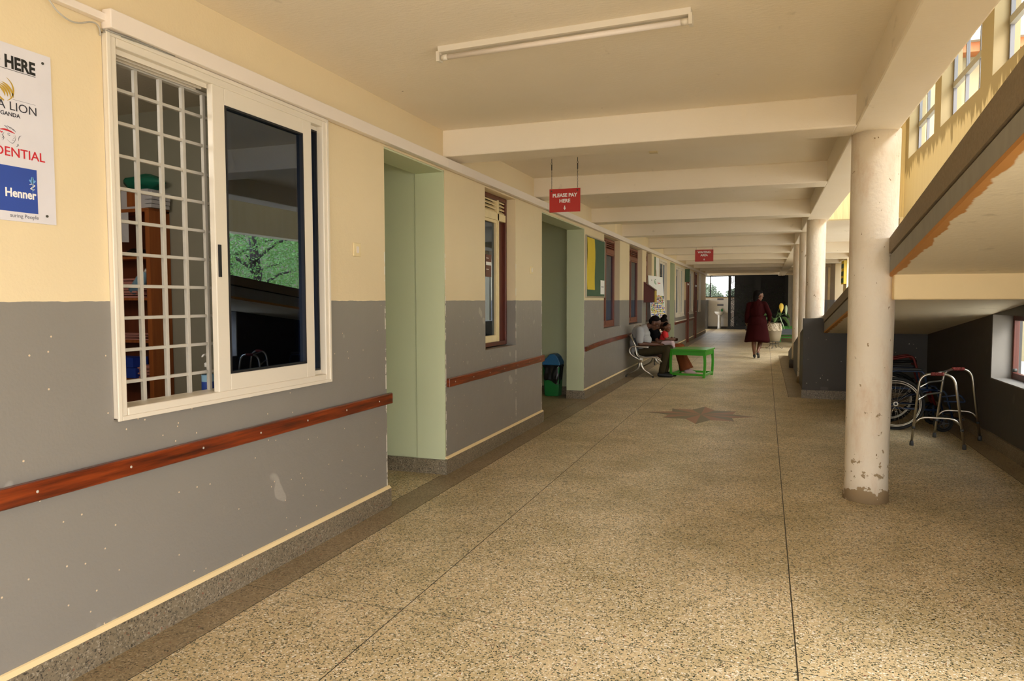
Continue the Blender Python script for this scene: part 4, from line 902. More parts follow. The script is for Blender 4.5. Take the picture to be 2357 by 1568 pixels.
# a second folded chair behind, only its red frame showing
t = thing('folded_wheelchair', (1.65, 10.4, 0), 'second wheelchair with red frame behind the spoked wheel', 'wheelchair')
for y in (10.25, 10.48):
    MB().tube(fil([(1.45, y, 0.32), (1.45, y, 0.72), (1.78, y, 0.79), (1.88, y, 0.42), (1.98, y, 0.36), (2.05, y, 0.14)], 0.06), 0.015, 8).build('side_frame', 'redframe', t)
    MB().tube([(1.56+0.27*math.cos(a), y-0.03, 0.295+0.275*math.sin(a)) for a in [2*math.pi*k/36 for k in range(36)]], 0.02, 6, closed=True).build('wheel', 'tyre', t)
    MB().tube([(2.02+0.07*math.cos(a), y, 0.088+0.07*math.sin(a)) for a in [2*math.pi*k/20 for k in range(20)]], 0.018, 6, closed=True).build('caster', 'tyre', t)
B(1.46, 1.82, 10.26, 10.47, 0.46, 0.49).build('seat', 'black', t); B(1.43, 1.45, 10.26, 10.47, 0.5, 0.84).build('backrest', 'black', t)
MB().cyl((1.56, 10.365, 0.70), (1.84, 10.365, 0.71), 0.02, 10).build('armrest', 'black', t)

# ---------------------------------------------------------------- green table
t = thing('green_table', (-1.36, 14.58, 0), 'glossy green painted wooden table in front of the seated people', 'table')
Mt = Matrix.Rotation(-0.14, 3, 'Z')
def tp(u, v, z): q = Mt @ Vector((u, v, 0)); return (-1.355+q.x, 14.55+q.y, z)
def tbox(u0, u1, v0, v1, z0, z1): return MB().hexa([tp(u0, v0, z0), tp(u1, v0, z0), tp(u1, v1, z0), tp(u0, v1, z0)], [tp(u0, v0, z1), tp(u1, v0, z1), tp(u1, v1, z1), tp(u0, v1, z1)])
tbox(-.365, .365, -.40, .40, 0.52, 0.55).build('tabletop', 'green_gloss', t, bevel=0.006)
for u0, u1, v0, v1 in ((-.31, .31, -.365, -.345), (-.31, .31, .345, .365), (-.335, -.315, -.34, .34), (.315, .335, -.34, .34)):
    tbox(u0, u1, v0, v1, 0.43, 0.52).build('apron', 'green_gloss', t)
for su in (-1, 1):
    for sv in (-1, 1):
        mb = MB(); pr = None
        for i in range(9):
            z = 0.52*i/8; k = 0.018*math.sin(math.pi*i/8); h = 0.022+0.004*(i > 6)
            cu, cv = su*(.32+k-0.006), sv*(.355)
            q = mb.pts([tp(cu-h, cv-h, z), tp(cu+h, cv-h, z), tp(cu+h, cv+h, z), tp(cu-h, cv+h, z)])
            if pr is not None:
                for j in range(4): mb.face([pr+j, pr+(j+1) % 4, q+(j+1) % 4, q+j])
            else: mb.face([q+3, q+2, q+1, q])
            pr = q
        mb.face([pr, pr+1, pr+2, pr+3]); mb.build('leg', 'green_gloss', t)
for u0, u1, v0, v1 in ((-.30, .30, -.372, -.338), (-.30, .30, .338, .372), (-.335, -.305, -.335, .335), (.305, .335, -.335, .335)):
    tbox(u0, u1, v0, v1, 0.035, 0.075).build('stretcher', 'green_gloss', t)

# ---------------------------------------------------------------- waiting bench seat
t = thing('waiting_seat', (-2.25, 14.8, 0), 'silver metal three seat waiting bench against the left wall', 'seat')
for y in (13.93, 15.75):
    e = thing('end_frame', (-2.25, y, 0)); e.parent = t; e.location = Vector((-2.25, y, 0))-ORG[t.name]
    MB().tube(fil([(-2.545, y, 0.035), (-2.30, y, 0.16), (-2.28, y, 0.34)], 0.10), [0.014, 0.016, 0.02, 0.024, 0.026, 0.028, 0.028, 0.026][:8], 8).tube(fil([(-2.035, y, 0.035), (-2.25, y, 0.18), (-2.27, y, 0.34)], 0.10), [0.014, 0.016, 0.02, 0.024, 0.026, 0.028, 0.028, 0.026], 8).build('leg_casting', 'chrome', e)
    for x in (-2.55, -2.03): MB().lathe((x, y, 0), [(0.018, 0), (0.018, 0.015), (0.010, 0.035)], 10).build('glide', 'rubber', e)
    MB().tube(fil([(-2.30, y, 0.34), (-2.50, y, 0.46), (-2.47, y, 0.60), (-2.30, y, 0.60), (-2.12, y, 0.585)], 0.11, 6), 0.017, 8).build('armrest', 'chrome', e)
    MB().tube(fil([(-2.48, y, 0.82), (-2.38, y, 0.64), (-2.35, y, 0.43), (-2.28, y, 0.385), (-1.99, y, 0.40), (-1.86, y, 0.31)], 0.06), 0.014, 8).build('side_rail', 'chrome', e)
MB().bar((-2.26, 13.93, 0.345), (-2.26, 15.75, 0.345), 0.06).build('beam', 'chrome', t)
for k in range(3):
    y0 = 13.97+0.595*k; y1 = y0+0.56; mb = MB()
    prof = [(-2.47, 0.83), (-2.44, 0.76), (-2.37, 0.62), (-2.345, 0.47), (-2.31, 0.415), (-2.20, 0.395), (-2.05, 0.405), (-1.96, 0.40), (-1.90, 0.36)]
    for (xa, za), (xb, zb_) in zip(prof, prof[1:]):
        mb.hexa([(xa, y0, za), (xb, y0, zb_), (xb, y1, zb_), (xa, y1, za)], [(xa+.006, y0, za+.006), (xb+.006, y0, zb_+.006), (xb+.006, y1, zb_+.006), (xa+.006, y1, za+.006)])
    mb.build('seat_shell', 'chrome', t)
    MB().hexa([(-2.425, y0+.04, .755), (-2.345, y0+.04, .50), (-2.345, y1-.04, .50), (-2.425, y1-.04, .755)], [(-2.405, y0+.04, .765), (-2.325, y0+.04, .51), (-2.325, y1-.04, .51), (-2.405, y1-.04, .765)]).build('back_pad', 'navy', t, bevel=0.006)

# ---------------------------------------------------------------- people
def blob(name, caps, balls, m, parent, vox=0.008, smooth=4, **kw):
    """one continuous surface grown round tapered limbs and ellipsoids"""
    mb = MB()
    for c in caps:
        P = [Vector(p) for p in c[0]]; R = c[1]
        # rounded ends
        mb.tube(P, R, 14)
        for p, r in zip(P, R): mb.sphere(p, r*0.995, 12, 8)
    for c, r in balls: mb.sphere(c, r, 18, 12)
    o_ = ORG[parent.name] if parent else None
    o = mb.build(name, m, parent, **kw)
    md = o.modifiers.new('r', 'REMESH'); md.mode = 'VOXEL'; md.voxel_size = vox; md.use_smooth_shade = True
    sm = o.modifiers.new('s', 'SMOOTH'); sm.iterations = smooth; sm.factor = 0.5
    dg = bpy.context.evaluated_depsgraph_get(); me = bpy.data.meshes.new_from_object(o.evaluated_get(dg))
    me.name = name; old = o.data; o.modifiers.clear(); o.data = me; bpy.data.meshes.remove(old)
    if not me.materials: me.materials.append(MT[m])
    me.polygons.foreach_set('use_smooth', [True]*len(me.polygons)); return o
V = Vector
def hand(wrist, d, n, side, s=1.0, curl=0.5):
    """palm and five fingers as capsule chains: d = pointing direction, n = palm normal, side = thumb direction"""
    w = V(wrist); d = V(d).normalized(); n = V(n).normalized(); sd = V(side).normalized(); caps = []; balls = []
    for k in range(4):
        o = sd*(0.027-0.018*k)*s; L = (0.070, 0.078, 0.072, 0.056)[k]*s
        a = w+o*0.7; b = w+d*0.085*s+o; c = b+(d*(1-curl*.4)+n*curl*.7).normalized()*L*.55; e = c+(d*(1-curl)+n*curl*1.1).normalized()*L*.5
        caps += [([a, b], [0.014*s, 0.012*s]), ([b, c, e], [0.0095*s, 0.0085*s, 0.007*s])]
    a = w+d*0.02*s+sd*0.018*s; b = a+(sd*0.8+d*0.6+n*.2).normalized()*0.045*s; c = b+(d+sd*.25+n*.4).normalized()*0.035*s
    caps += [([a, b, c], [0.014*s, 0.011*s, 0.008*s])]
    return caps
def head(c, fwd, upv, s=1.0):
    """skull, jaw, nose, ears, brows and lips as blobs"""
    c = V(c); f = V(fwd).normalized(); u = V(upv); u = (u-f*u.dot(f)).normalized(); r = f.cross(u)
    P = lambda a, b, d: c+f*a*s+u*b*s+r*d*s
    balls = [(P(-.012, .018, 0), .096*s), (P(.02, .03, 0), .085*s), (P(.035, -.055, 0), .062*s), (P(.055, -.095, 0), .036*s), (P(.078, .02, .025), .03*s), (P(.078, .02, -.025), .03*s)]
    balls += [(P(-.005, -.012, q), (.02*s, .012*s, .03*s)) for q in (-.094, .094)] + [(P(.106, -.028, 0), .017*s), (P(.098, -.068, .012), .013*s), (P(.098, -.068, -.012), .013*s), (P(.072, -.02, .048), .026*s), (P(.072, -.02, -.048), .026*s)]
    caps = [([P(.098, .015, 0), P(.115, -.026, 0)], [.009*s, .014*s])]
    eyes = [P(.097, .004, q) for q in (-.033, .033)]
    return caps, balls, eyes, P
def eyes_of(pt, par, s=1.0):
    for e in pt: MB().sphere(e, 0.011*s, 8, 6).build('eye', 'black', par)

# seated man bent over
pm = thing('person', (-2.1, 14.2, 0), 'seated man in light grey shirt and dark trousers bent forward on the bench', 'person', 'people in the corridor')
hy = 14.20
hc, hb, he, HP = head((-2.045, hy-0.0, 1.055), (0.80, 0.06, -0.60), (0.60, 0, 0.80), 1.02)
caps = hc+[([(-2.24, hy, .96), (-2.11, hy, 1.01)], [.062, .058])]
caps += [([(-2.36, hy, .52), (-2.37, hy, .70), (-2.33, hy, .88)], [.13, .125, .13]), ([(-2.31, hy-.16, .92), (-2.31, hy+.16, .92)], [.065, .065])]
for s_, kx, ky in ((-1, -1.80, -.10), (1, -1.77, .13)):
    caps += [([(-2.32, hy+s_*.09, .475), (kx, hy+ky, .545)], [.088, .062]), ([(kx, hy+ky, .54), (kx-.03, hy+ky-.02, .35), (-1.865+.02*s_, hy+ky-.03, .09)], [.060, .052, .038]), ([(-1.88+.02*s_, hy+ky-.03, .05), (-1.72+.02*s_, hy+ky-.035, .035)], [.045, .034])]
el = {-1: (-2.29, hy-.27, .655), 1: (-2.22, hy+.27, .66)}; wr = {-1: (-1.98, hy-.06, .63), 1: (-1.96, hy+.06, .635)}
for s_ in (-1, 1):
    caps += [([(-2.30, hy+s_*.18, .91), el[s_]], [.056, .044]), ([el[s_], wr[s_]], [.043, .029])]
    caps += hand(wr[s_], (1, -s_*.15, -.05), (0, 0, -1), (0, -s_, 0.3), 0.95, 0.55)
blob('body', caps, hb, 'skin', pm, 0.009, 3); eyes_of(he, pm)
blob('hair', [], [(HP(-.028, .048, 0), (.102, .098, .092)), (HP(-.05, .0, 0), (.075, .088, .08))], 'hair', pm, 0.01, 3)
sc = [([(-2.37, hy, .47), (-2.39, hy, .66), (-2.35, hy, .87)], [.155, .148, .140]), ([(-2.31, hy-.17, .915), (-2.31, hy+.17, .915)], [.080, .080]), ([(-2.25, hy, .955), (-2.20, hy, .975)], [.075, .066])]
for s_ in (-1, 1): sc += [([(-2.30, hy+s_*.18, .905), tuple(V((-2.30, hy+s_*.18, .905)).lerp(V(el[s_]), .80))], [.076, .070])]
blob('shirt', sc, [((-2.30, hy, .62), (.17, .19, .14)), ((-2.22, hy, .72), (.12, .17, .11)), ((-2.25, hy, .84), (.12, .18, .10)), ((-2.32, hy, .915), (.10, .17, .075))], 'grey_cloth', pm, 0.010, 3)
tr = []
for s_, kx, ky in ((-1, -1.80, -.10), (1, -1.77, .13)):
    tr += [([(-2.33, hy+s_*.09, .475), (kx, hy+ky, .545)], [.105, .078]), ([(kx, hy+ky, .545), (kx-.03, hy+ky-.02, .35), (-1.862+.02*s_, hy+ky-.03, .115)], [.078, .068, .062])]
blob('trousers', tr, [((-2.30, hy, .475), (.14, .18, .09))], 'olive_cloth', pm, 0.010, 3)
for s_, ky in ((-1, -.10), (1, .13)):
    blob('shoe', [([(-1.90+.02*s_, hy+ky-.03, .052), (-1.78+.02*s_, hy+ky-.032, .045), (-1.675+.02*s_, hy+ky-.035, .034)], [.050, .046, .034])], [], 'black', pm, 0.008, 2)
t = thing('phone', (-1.88, hy, .60), 'dark phone held by the man bent forward', 'phone'); MB().obox((-1.875, hy, .607), (1, 0, .2), (0, 1, 0), (-.2, 0, 1), .07, .034, .005).build('phone_body', 'black', t)

# seated woman with child
pw = thing('person', (-1.95, 14.95, 0), 'seated woman in black top and rust brown wide trousers holding a child', 'person', 'people in the corridor')
wy = 14.98
hc, hb, he, HP = head((-1.985, wy-.02, 1.005), (0.82, -0.25, -0.5), (0.5, 0, 0.85), 0.98)
caps = hc+[([(-2.13, wy, .91), (-2.04, wy, .965)], [.055, .052]), ([(-2.25, wy, .50), (-2.25, wy, .68), (-2.18, wy, .84)], [.125, .11, .115]), ([(-2.15, wy-.15, .87), (-2.15, wy+.15, .87)], [.058, .058])]
el = {-1: (-2.06, wy-.25, .645), 1: (-2.05, wy+.25, .66)}; wr = {-1: (-1.83, wy-.22, .70), 1: (-1.80, wy+.02, .68)}
for s_ in (-1, 1):
    caps += [([(-2.15, wy+s_*.17, .86), el[s_]], [.052, .042]), ([el[s_], wr[s_]], [.040, .027])]+hand(wr[s_], (1, -.1*s_, .1), (0, -s_, 0), (0, 0, 1), .9, .6)
for s_, kx in ((-1, -1.66), (1, -1.63)):
    caps += [([(-2.22, wy+s_*.09, .48), (kx, wy+s_*.09, .53)], [.085, .06]), ([(kx, wy+s_*.09, .52), (-1.55+.08*s_*0, wy+s_*.09, .10)], [.055, .04])]
blob('body', caps, hb, 'skin', pw, 0.009, 3); eyes_of(he, pw)
blob('hair', [], [(HP(-.028, .05, 0), (.098, .094, .09)), (HP(-.06, .155, 0), (.052, .052, .048)), (HP(-.05, .0, 0), (.07, .085, .075))], 'hair', pw, 0.009, 2)
sc = [([(-2.25, wy, .48), (-2.26, wy, .68), (-2.18, wy, .84)], [.15, .132, .128]), ([(-2.15, wy-.155, .865), (-2.15, wy+.155, .865)], [.072, .072])]
for s_ in (-1, 1): sc += [([(-2.15, wy+s_*.17, .855), tuple(V((-2.15, wy+s_*.17, .855)).lerp(V(el[s_]), .55))], [.068, .062])]
blob('top', sc, [], 'black_cloth', pw, 0.010, 3)
tr = []
for s_, kx in ((-1, -1.66), (1, -1.63)):
    tr += [([(-2.22, wy+s_*.09, .48), (kx, wy+s_*.09, .53)], [.105, .082]), ([(kx, wy+s_*.09, .53), (kx+.02, wy+s_*.09, .46)], [.082, .080])]
blob('trousers', tr, [((-2.22, wy, .47), (.13, .17, .09))], 'rust_cloth', pw, 0.010, 3)
for s_, kx in ((-1, -1.66), (1, -1.63)):
    MB().tube([(kx, wy+s_*.09, .56), (kx+.015, wy+s_*.09, .44), (kx+.06, wy+s_*.09, .30), (kx+.12, wy+s_*.09, .16), (kx+.145, wy+s_*.09, .085)], [.070, .082, .088, .104, .118], 20).build('trouser_leg', 'rust_cloth', pw)
for s_ in (-1, 1): blob('shoe', [([(-1.50, wy+s_*.09, .045), (-1.40, wy+s_*.088, .04), (-1.335, wy+s_*.087, .032)], [.045, .040, .030])], [], 'shoe_pink', pw, 0.008, 2)
pc = thing('person', (-1.92, 14.80, .56), 'small child in red shirt sitting on the woman\'s lap', 'person', 'people in the corridor')
cy_ = 14.80
hc, hb, he, HP = head((-1.885, cy_, .945), (0.93, -0.3, -0.12), (0.1, 0, 1), 0.74)
caps = hc+[([(-1.915, cy_, .85), (-1.895, cy_, .89)], [.034, .034]), ([(-1.95, cy_, .64), (-1.94, cy_, .74), (-1.925, cy_, .81)], [.075, .07, .06])]
for s_ in (-1, 1):
    a, b, c = (-1.915, cy_+s_*.085, .815), (-1.88, cy_+s_*.11, .72), (-1.79, cy_+s_*.05, .705)
    caps += [([a, b], [.030, .025]), ([b, c], [.024, .018])]+hand(c, (1, -.2*s_, .05), (0, -s_, 0), (0, 0, 1), .55, .5)
    caps += [([(-1.94, cy_+s_*.05, .62), (-1.78, cy_+s_*.07, .635)], [.05, .036]), ([(-1.78, cy_+s_*.07, .63), (-1.725, cy_+s_*.07, .52)], [.034, .024]), ([(-1.725, cy_+s_*.07, .51), (-1.675, cy_+s_*.07, .495)], [.026, .020])]
blob('body', caps, hb, 'skin2', pc, 0.007, 2); eyes_of(he, pc, .75)
blob('hair', [], [(HP(-.026, .045, 0), (.072, .07, .066)), (HP(-.005, .115, 0.055), (.032, .030, .028))], 'hair', pc, 0.007, 2)
sc = [([(-1.95, cy_, .63), (-1.945, cy_, .74), (-1.925, cy_, .815)], [.088, .082, .070])]
for s_ in (-1, 1): sc += [([(-1.92, cy_+s_*.07, .82), (-1.90, cy_+s_*.10, .765)], [.045, .042])]
blob('shirt', sc, [], 'red_cloth', pc, 0.008, 2)
sc = []
for s_ in (-1, 1): sc += [([(-1.945, cy_+s_*.05, .62), (-1.785, cy_+s_*.07, .637)], [.062, .046]), ([(-1.785, cy_+s_*.07, .637), (-1.745, cy_+s_*.07, .56)], [.046, .040])]
blob('shorts', sc, [], 'shoe_pink', pc, 0.008, 2)

# woman walking away
pk_ = thing('person', (-0.2, 19.4, 0), 'woman in maroon dress and heels walking away down the corridor', 'person', 'people in the corridor')
gy = 19.42
hc, hb, he, HP = head((-.165, gy, 1.615), (0.82, 0.57, -0.05), (0, 0, 1), 1.04)
caps = hc+[([(-.19, gy, 1.43), (-.18, gy, 1.52)], [.062, .056]), ([(-.20, gy, .92), (-.20, gy, 1.12), (-.20, gy, 1.33)], [.15, .125, .14]), ([(-.37, gy, 1.385), (-.03, gy, 1.40)], [.062, .062])]
sh = {-1: (-.385, gy, 1.37), 1: (-.02, gy, 1.385)}; el = {-1: (-.44, gy-.02, 1.09), 1: (.105, gy-.03, 1.125)}; wr = {-1: (-.455, gy+.10, .885), 1: (.10, gy+.12, .945)}
for s_ in (-1, 1):
    caps += [([sh[s_], el[s_]], [.060, .045]), ([el[s_], wr[s_]], [.042, .028])]+hand(wr[s_], (-.05*s_, .35, -1), (-s_, .2, 0), (0, 1, .2), .92, .5)
caps += [([(-.26, gy, .88), (-.265, gy-.02, .46)], [.09, .062]), ([(-.265, gy-.02, .46), (-.262, gy-.03, .34), (-.248, gy-.02, .115)], [.056, .058, .034]), ([(-.247, gy-.02, .09), (-.243, gy+.11, .035)], [.036, .026])]
caps += [([(-.13, gy+.02, .88), (-.10, gy+.12, .47)], [.09, .062]), ([(-.10, gy+.12, .47), (-.115, gy+.05, .36), (-.165, gy-.08, .19)], [.056, .058, .034]), ([(-.165, gy-.08, .17), (-.135, gy+.03, .045)], [.036, .026])]
blob('body', caps, hb, 'skin2', pk_, 0.009, 3); eyes_of(he, pk_)
blob('hair', [([(-.235, gy-.05, 1.60), (-.25, gy-.06, 1.50)], [.075, .05])], [(HP(-.045, .04, 0), (.102, .102, .100)), (HP(.0, .068, 0), (.098, .098, .075)), (HP(-.065, -.03, 0), (.075, .082, .085))], 'hair', pk_, 0.010, 3)
dr = [([(-.20, gy, 1.12), (-.20, gy, 1.34)], [.165, .165]), ([(-.37, gy, 1.375), (-.035, gy, 1.39)], [.078, .078]), ([(-.20, gy-.02, 1.43), (-.19, gy-.02, 1.47)], [.085, .07])]
for s_ in (-1, 1): dr += [([sh[s_], el[s_], tuple(V(el[s_]).lerp(V(wr[s_]), .72))], [.078, .064, .050])]
db = [((-.205, gy, 1.22), (.205, .15, .22)), ((-.20, gy-.02, .93), (.225, .18, .20))]
blob('dress_top', dr, db, 'dark_red', pk_, 0.010, 3)
mb = MB(); n = 40; rings = []
for j, (z, rx, ry) in enumerate(((1.10, .195, .14), (1.02, .215, .155), (.92, .235, .175), (.78, .252, .19), (.62, .282, .205), (.50, .300, .215), (.425, .312, .22), (.43, .300, .21), (.60, .27, .195))):
    rings.append(mb.pts([(-.185+rx*(1+.035*j/8*math.sin(7*a))*math.cos(a), gy+ry*(1+.035*j/8*math.sin(7*a+1))*math.sin(a), z+.012*math.sin(3*a+.5)*(j > 4)) for a in [2*math.pi*k/n for k in range(n)]]))
for a, b in zip(rings, rings[1:]):
    for k in range(n): mb.face([a+k, a+(k+1) % n, b+(k+1) % n, b+k], True)
mb.build('skirt', 'dark_red', pk_)
for a, b, c, h in (((-.248, gy-.045, .068), (-.246, gy+.06, .05), (-.242, gy+.125, .022), .055), ((-.165, gy-.105, .125), (-.15, gy-.02, .085), (-.135, gy+.05, .024), .10)):
    o = blob('shoe', [([a, b, c], [.036, .036, .022])], [], 'black', pk_, 0.007, 2)
    MB().cyl((a[0], a[1]-.012, a[2]-.01), (a[0], a[1]-.016, max(.002, a[2]-h-.012)), [.015, .009], 8).build('heel', 'black', pk_)
t = thing('clutch_bag', (-.46, gy+.15, .68), 'small black clutch bag in the walking woman\'s left hand', 'bag')
MB().obox((-.462, gy+.155, .765), (0, 1, 0), (1, 0, 0), (0, 0, 1), .085, .018, .055).build('bag_body', 'black', t, bevel=.012); MB().obox((-.481, gy+.155, .785), (0, 1, 0), (1, 0, 0), (0, 0, 1), .083, .003, .033).build('bag_flap', 'bag', t)

# ---------------------------------------------------------------- potted plant on an iron stand
t = thing('potted_plant', (.27, 23.5, 0), 'stone pot with white wave bands and big leaved plant on iron stand', 'plant')
pcx, pcy = .275, 23.5
MB().lathe((pcx, pcy, 0), [(.13, .215), (.155, .225), (.195, .38), (.215, .54), (.212, .66), (.185, .775), (.19, .80), (.165, .80), (.16, .74)], 36).build('pot', 'pot', t)
for k in range(6):
    z = .575+.036*k; pts = []
    for i in range(72):
        a = 2*math.pi*i/72; zz = z+.017*math.sin(9*a+k*.5); r = np.interp(zz, [.54, .66, .775, .82], [.216, .213, .188, .186])
        pts.append((pcx+r*math.cos(a), pcy+r*math.sin(a), zz))
    MB().tube(pts, .0085, 6, closed=True).build('wave_band', 'pot_white', t)
MB().lathe((pcx, pcy, 0), [(.16, .735), (.0, .745)], 24, False).build('soil', 'bark', t)
st = thing('iron_stand', (pcx, pcy, 0)); st.parent = t; st.location = V((pcx, pcy, 0))-ORG[t.name]
for k in range(4):
    a = math.pi/4+k*math.pi/2+.5; c, s_ = math.cos(a), math.sin(a)
    pts = [(.15, .235), (.165, .22), (.12, .16), (.13, .08), (.20, .03), (.235, .012), (.255, .03), (.245, .05)]
    MB().tube([(pcx+r*c, pcy+r*s_, z) for r, z in pts], .007, 6).build('stand_leg', 'iron', st)
for r, z in ((.16, .225), (.125, .145)): MB().tube([(pcx+r*math.cos(a), pcy+r*math.sin(a), z) for a in [2*math.pi*k/28 for k in range(28)]], .007, 6, closed=True).build('stand_ring', 'iron', st)
def leaf(base, tip, width, droop, m, parent, nm='leaf', stem_from=None):
    b, e = V(base), V(tip); d = e-b; L = d.length; sd = d.cross(V((0, .25, 1))).normalized(); mb = MB(); prv = None
    if abs(sd.x) < .3: sd = (sd+V((.9, 0, 0))).normalized()
    for i in range(8):
        u = i/7; w = width*math.sin(math.pi*(u*.93+.05))**.75*(1-.25*u); p = b+d*u+V((0, 0, droop*L*math.sin(math.pi*u)*.5))
        q = mb.pts([p-sd*w+V((0, 0, .18*w)), p, p+sd*w+V((0, 0, .18*w))])
        if prv is not None: mb.face([prv, prv+1, q+1, q], True); mb.face([prv+1, prv+2, q+2, q+1], True)
        prv = q
    o = mb.build(nm, m, parent); s2 = o.modifiers.new('th', 'SOLIDIFY'); s2.thickness = .003
    if stem_from: MB().tube([stem_from, (V(stem_from)*.5+b*.5)+V((0, 0, .08)), b], .006, 5).build('stem', 'leaf', parent)
    return o
so = (pcx, pcy, .76)
for base, tip, w_, dr_, m_ in (((.46, 23.45, 1.40), (.462, 23.35, 1.11), .075, .1, 'leaf_yellow'), ((.60, 23.5, 1.34), (.60, 23.42, 1.02), .045, .1, 'leaf_pale'), ((.42, 23.4, 1.0), (.50, 23.3, .72), .055, .2, 'leaf_pale'), ((.18, 23.45, .98), (.02, 23.4, .86), .085, .4, 'leaf'), ((.12, 23.5, 1.05), (-.05, 23.5, .98), .07, .4, 'leaf'),
                                ((.50, 23.4, .98), (.66, 23.35, .76), .075, .4, 'leaf'), ((.55, 23.55, 1.08), (.72, 23.5, .92), .07, .3, 'leaf'), ((.30, 23.3, .95), (.26, 23.15, .80), .08, .4, 'leaf'), ((.40, 23.6, 1.10), (.44, 23.8, 1.0), .07, .4, 'leaf'), ((.46, 23.35, .86), (.56, 23.25, .60), .05, .3, 'leaf_pale'), ((.62, 23.45, .92), (.70, 23.4, .66), .05, .3, 'leaf')):
    leaf(base, tip, w_, dr_, m_, t, stem_from=so)

# ---------------------------------------------------------------- benches beyond the pot
for k, (yb, lab) in enumerate(((27.2, 'near green framed bench with grey planks behind the potted plant'), (28.7, 'far green framed bench with grey planks behind the potted plant'))):
    t = thing('slat_bench', (1.2, yb, 0), lab, 'bench')
    for z in (.27, .36): B(.5, 1.9, yb-.02, yb+.0, z, z+.07).build('front_plank', 'grey_seat', t)
    B(.5, 1.9, yb-.05, yb+.36, .45, .475).build('seat_plank', 'grey_seat', t); B(.48, 1.92, yb-.06, yb-.04, .475, .53).build('seat_edge', 'green_gloss', t)
    MB().box(.48, 1.92, yb-.03, yb+.0, .14, .19).build('lower_rail', 'green_gloss', t)
    for x in (.5, 1.86):
        for y in (yb, yb+.3): B(x, x+.045, y, y+.045, 0, .45).build('leg', 'green_gloss', t)

# ---------------------------------------------------------------- wash basin and notices
t = thing('wash_basin', (-2.25, 38.75, 0), 'white pedestal wash basin against the white end wall', 'basin')
bz = .90
MB().lathe((-2.25, 38.76, 0), [(.10, 0), (.085, .1), (.075, .6), (.10, .74)], 20).build('pedestal', 'ceramic', t)
mb = MB(); rings = []
for z, rx, ry in ((.73, .12, .10), (.80, .22, .18), (.88, .255, .215), (.90, .258, .218), (.90, .225, .185), (.84, .19, .15), (.80, .08, .06)):
    rings.append(mb.pts([(-2.25+rx*math.cos(a), 38.77+ry*math.sin(a), z) for a in [2*math.pi*k/28 for k in range(28)]]))
for a, b in zip(rings, rings[1:]):
    for k in range(28): mb.face([a+k, a+(k+1) % 28, b+(k+1) % 28, b+k], True)
mb.face([rings[-1]+k for k in range(28)]); mb.build('bowl', 'ceramic', t)
MB().tube(fil([(-2.25, 38.93, .90), (-2.25, 38.93, 1.0), (-2.25, 38.82, 1.0), (-2.25, 38.82, .97)], .03), .011, 8).build('tap', 'chrome', t)
t = thing('soap_bottle', (-2.13, 38.93, .90), 'green soap bottle standing on the wash basin rim', 'bottle')
MB().lathe((-2.135, 38.935, .902), [(.045, 0), (.05, .02), (.05, .11), (.02, .14)], 14).build('bottle_body', 'green_plastic', t); MB().cyl((-2.135, 38.935, 1.04), (-2.135, 38.935, 1.075), .015, 8).build('cap', 'black', t)
for k, z in enumerate((1.50, 1.19)):
    t = thing('wall_notice', (-2.2, 38.99, z), ('upper' if k == 0 else 'lower')+' grey notice strip on the wall over the wash basin', 'notice')
    B(-2.38, -2.06, 38.985, 38.999, z, z+.10).build('notice_strip', 'grey_text', t); B(-2.34, -2.10, 38.983, 38.985, z+.04, z+.055).build('print_line', 'dark_text', t)

# ---------------------------------------------------------------- black lattice screen
t = thing('lattice_screen', (-.4, 38.3, 0), 'tall black metal screen with cut geometric line pattern', 'screen')
sx0, sx1, sy = -1.80, 1.05, 38.3
rect_frame_y = lambda x0, x1, z0, z1, w_: MB().box(x0, x0+w_, sy, sy+.05, z0, z1).box(x1-w_, x1, sy, sy+.05, z0, z1).box(x0+w_, x1-w_, sy, sy+.05, z0, z0+w_).box(x0+w_, x1-w_, sy, sy+.05, z1-w_, z1)
rect_frame_y(sx0, sx0+1.43, .02, 2.93, .13).build('panel_frame', 'screenblack', t); rect_frame_y(sx0+1.43, sx1, .02, 2.93, .13).build('panel_frame', 'screenblack', t)
mb = MB(); R_ = .30
def clipbar(p, q):
    x0, x1, z0, z1 = sx0+.12, sx1-.12, .13, 2.82
    d = q-p; u0, u1 = 0., 1.
    for a, b, lo, hi in ((p.x, d.x, x0, x1), (p.y, d.y, z0, z1)):
        if abs(b) < 1e-9:
            if a < lo or a > hi: return
            continue
        s0, s1 = sorted(((lo-a)/b, (hi-a)/b)); u0, u1 = max(u0, s0), min(u1, s1)
    if u1-u0 < .03: return
    a, b = p+d*u0, p+d*u1; mb.bar((a.x, sy+.03, a.y), (b.x, sy+.03, b.y), .028, .012, (0, 1, 0))
W2 = R_*math.sqrt(3)
for i in range(-1, 8):
    for j in range(-1, 8):
        c = V((sx0+.05+W2*i+(W2/2 if j % 2 else 0), .2+1.5*R_*j))
        for k in range(3):
            a0 = math.radians(90+120*k); a1 = a0+math.radians(120)
            e0 = V((math.cos(a0), math.sin(a0)))*R_; e1 = V((math.cos(a1), math.sin(a1)))*R_
            for q in range(5): clipbar(c+e1*(q/5+.03), c+e1*(q/5+.03)+e0)
mb.build('cut_pattern', 'screenblack', t, kind='stuff')
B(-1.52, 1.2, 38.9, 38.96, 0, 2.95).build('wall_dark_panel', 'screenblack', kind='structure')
mb = MB(); rg = random.Random(5)
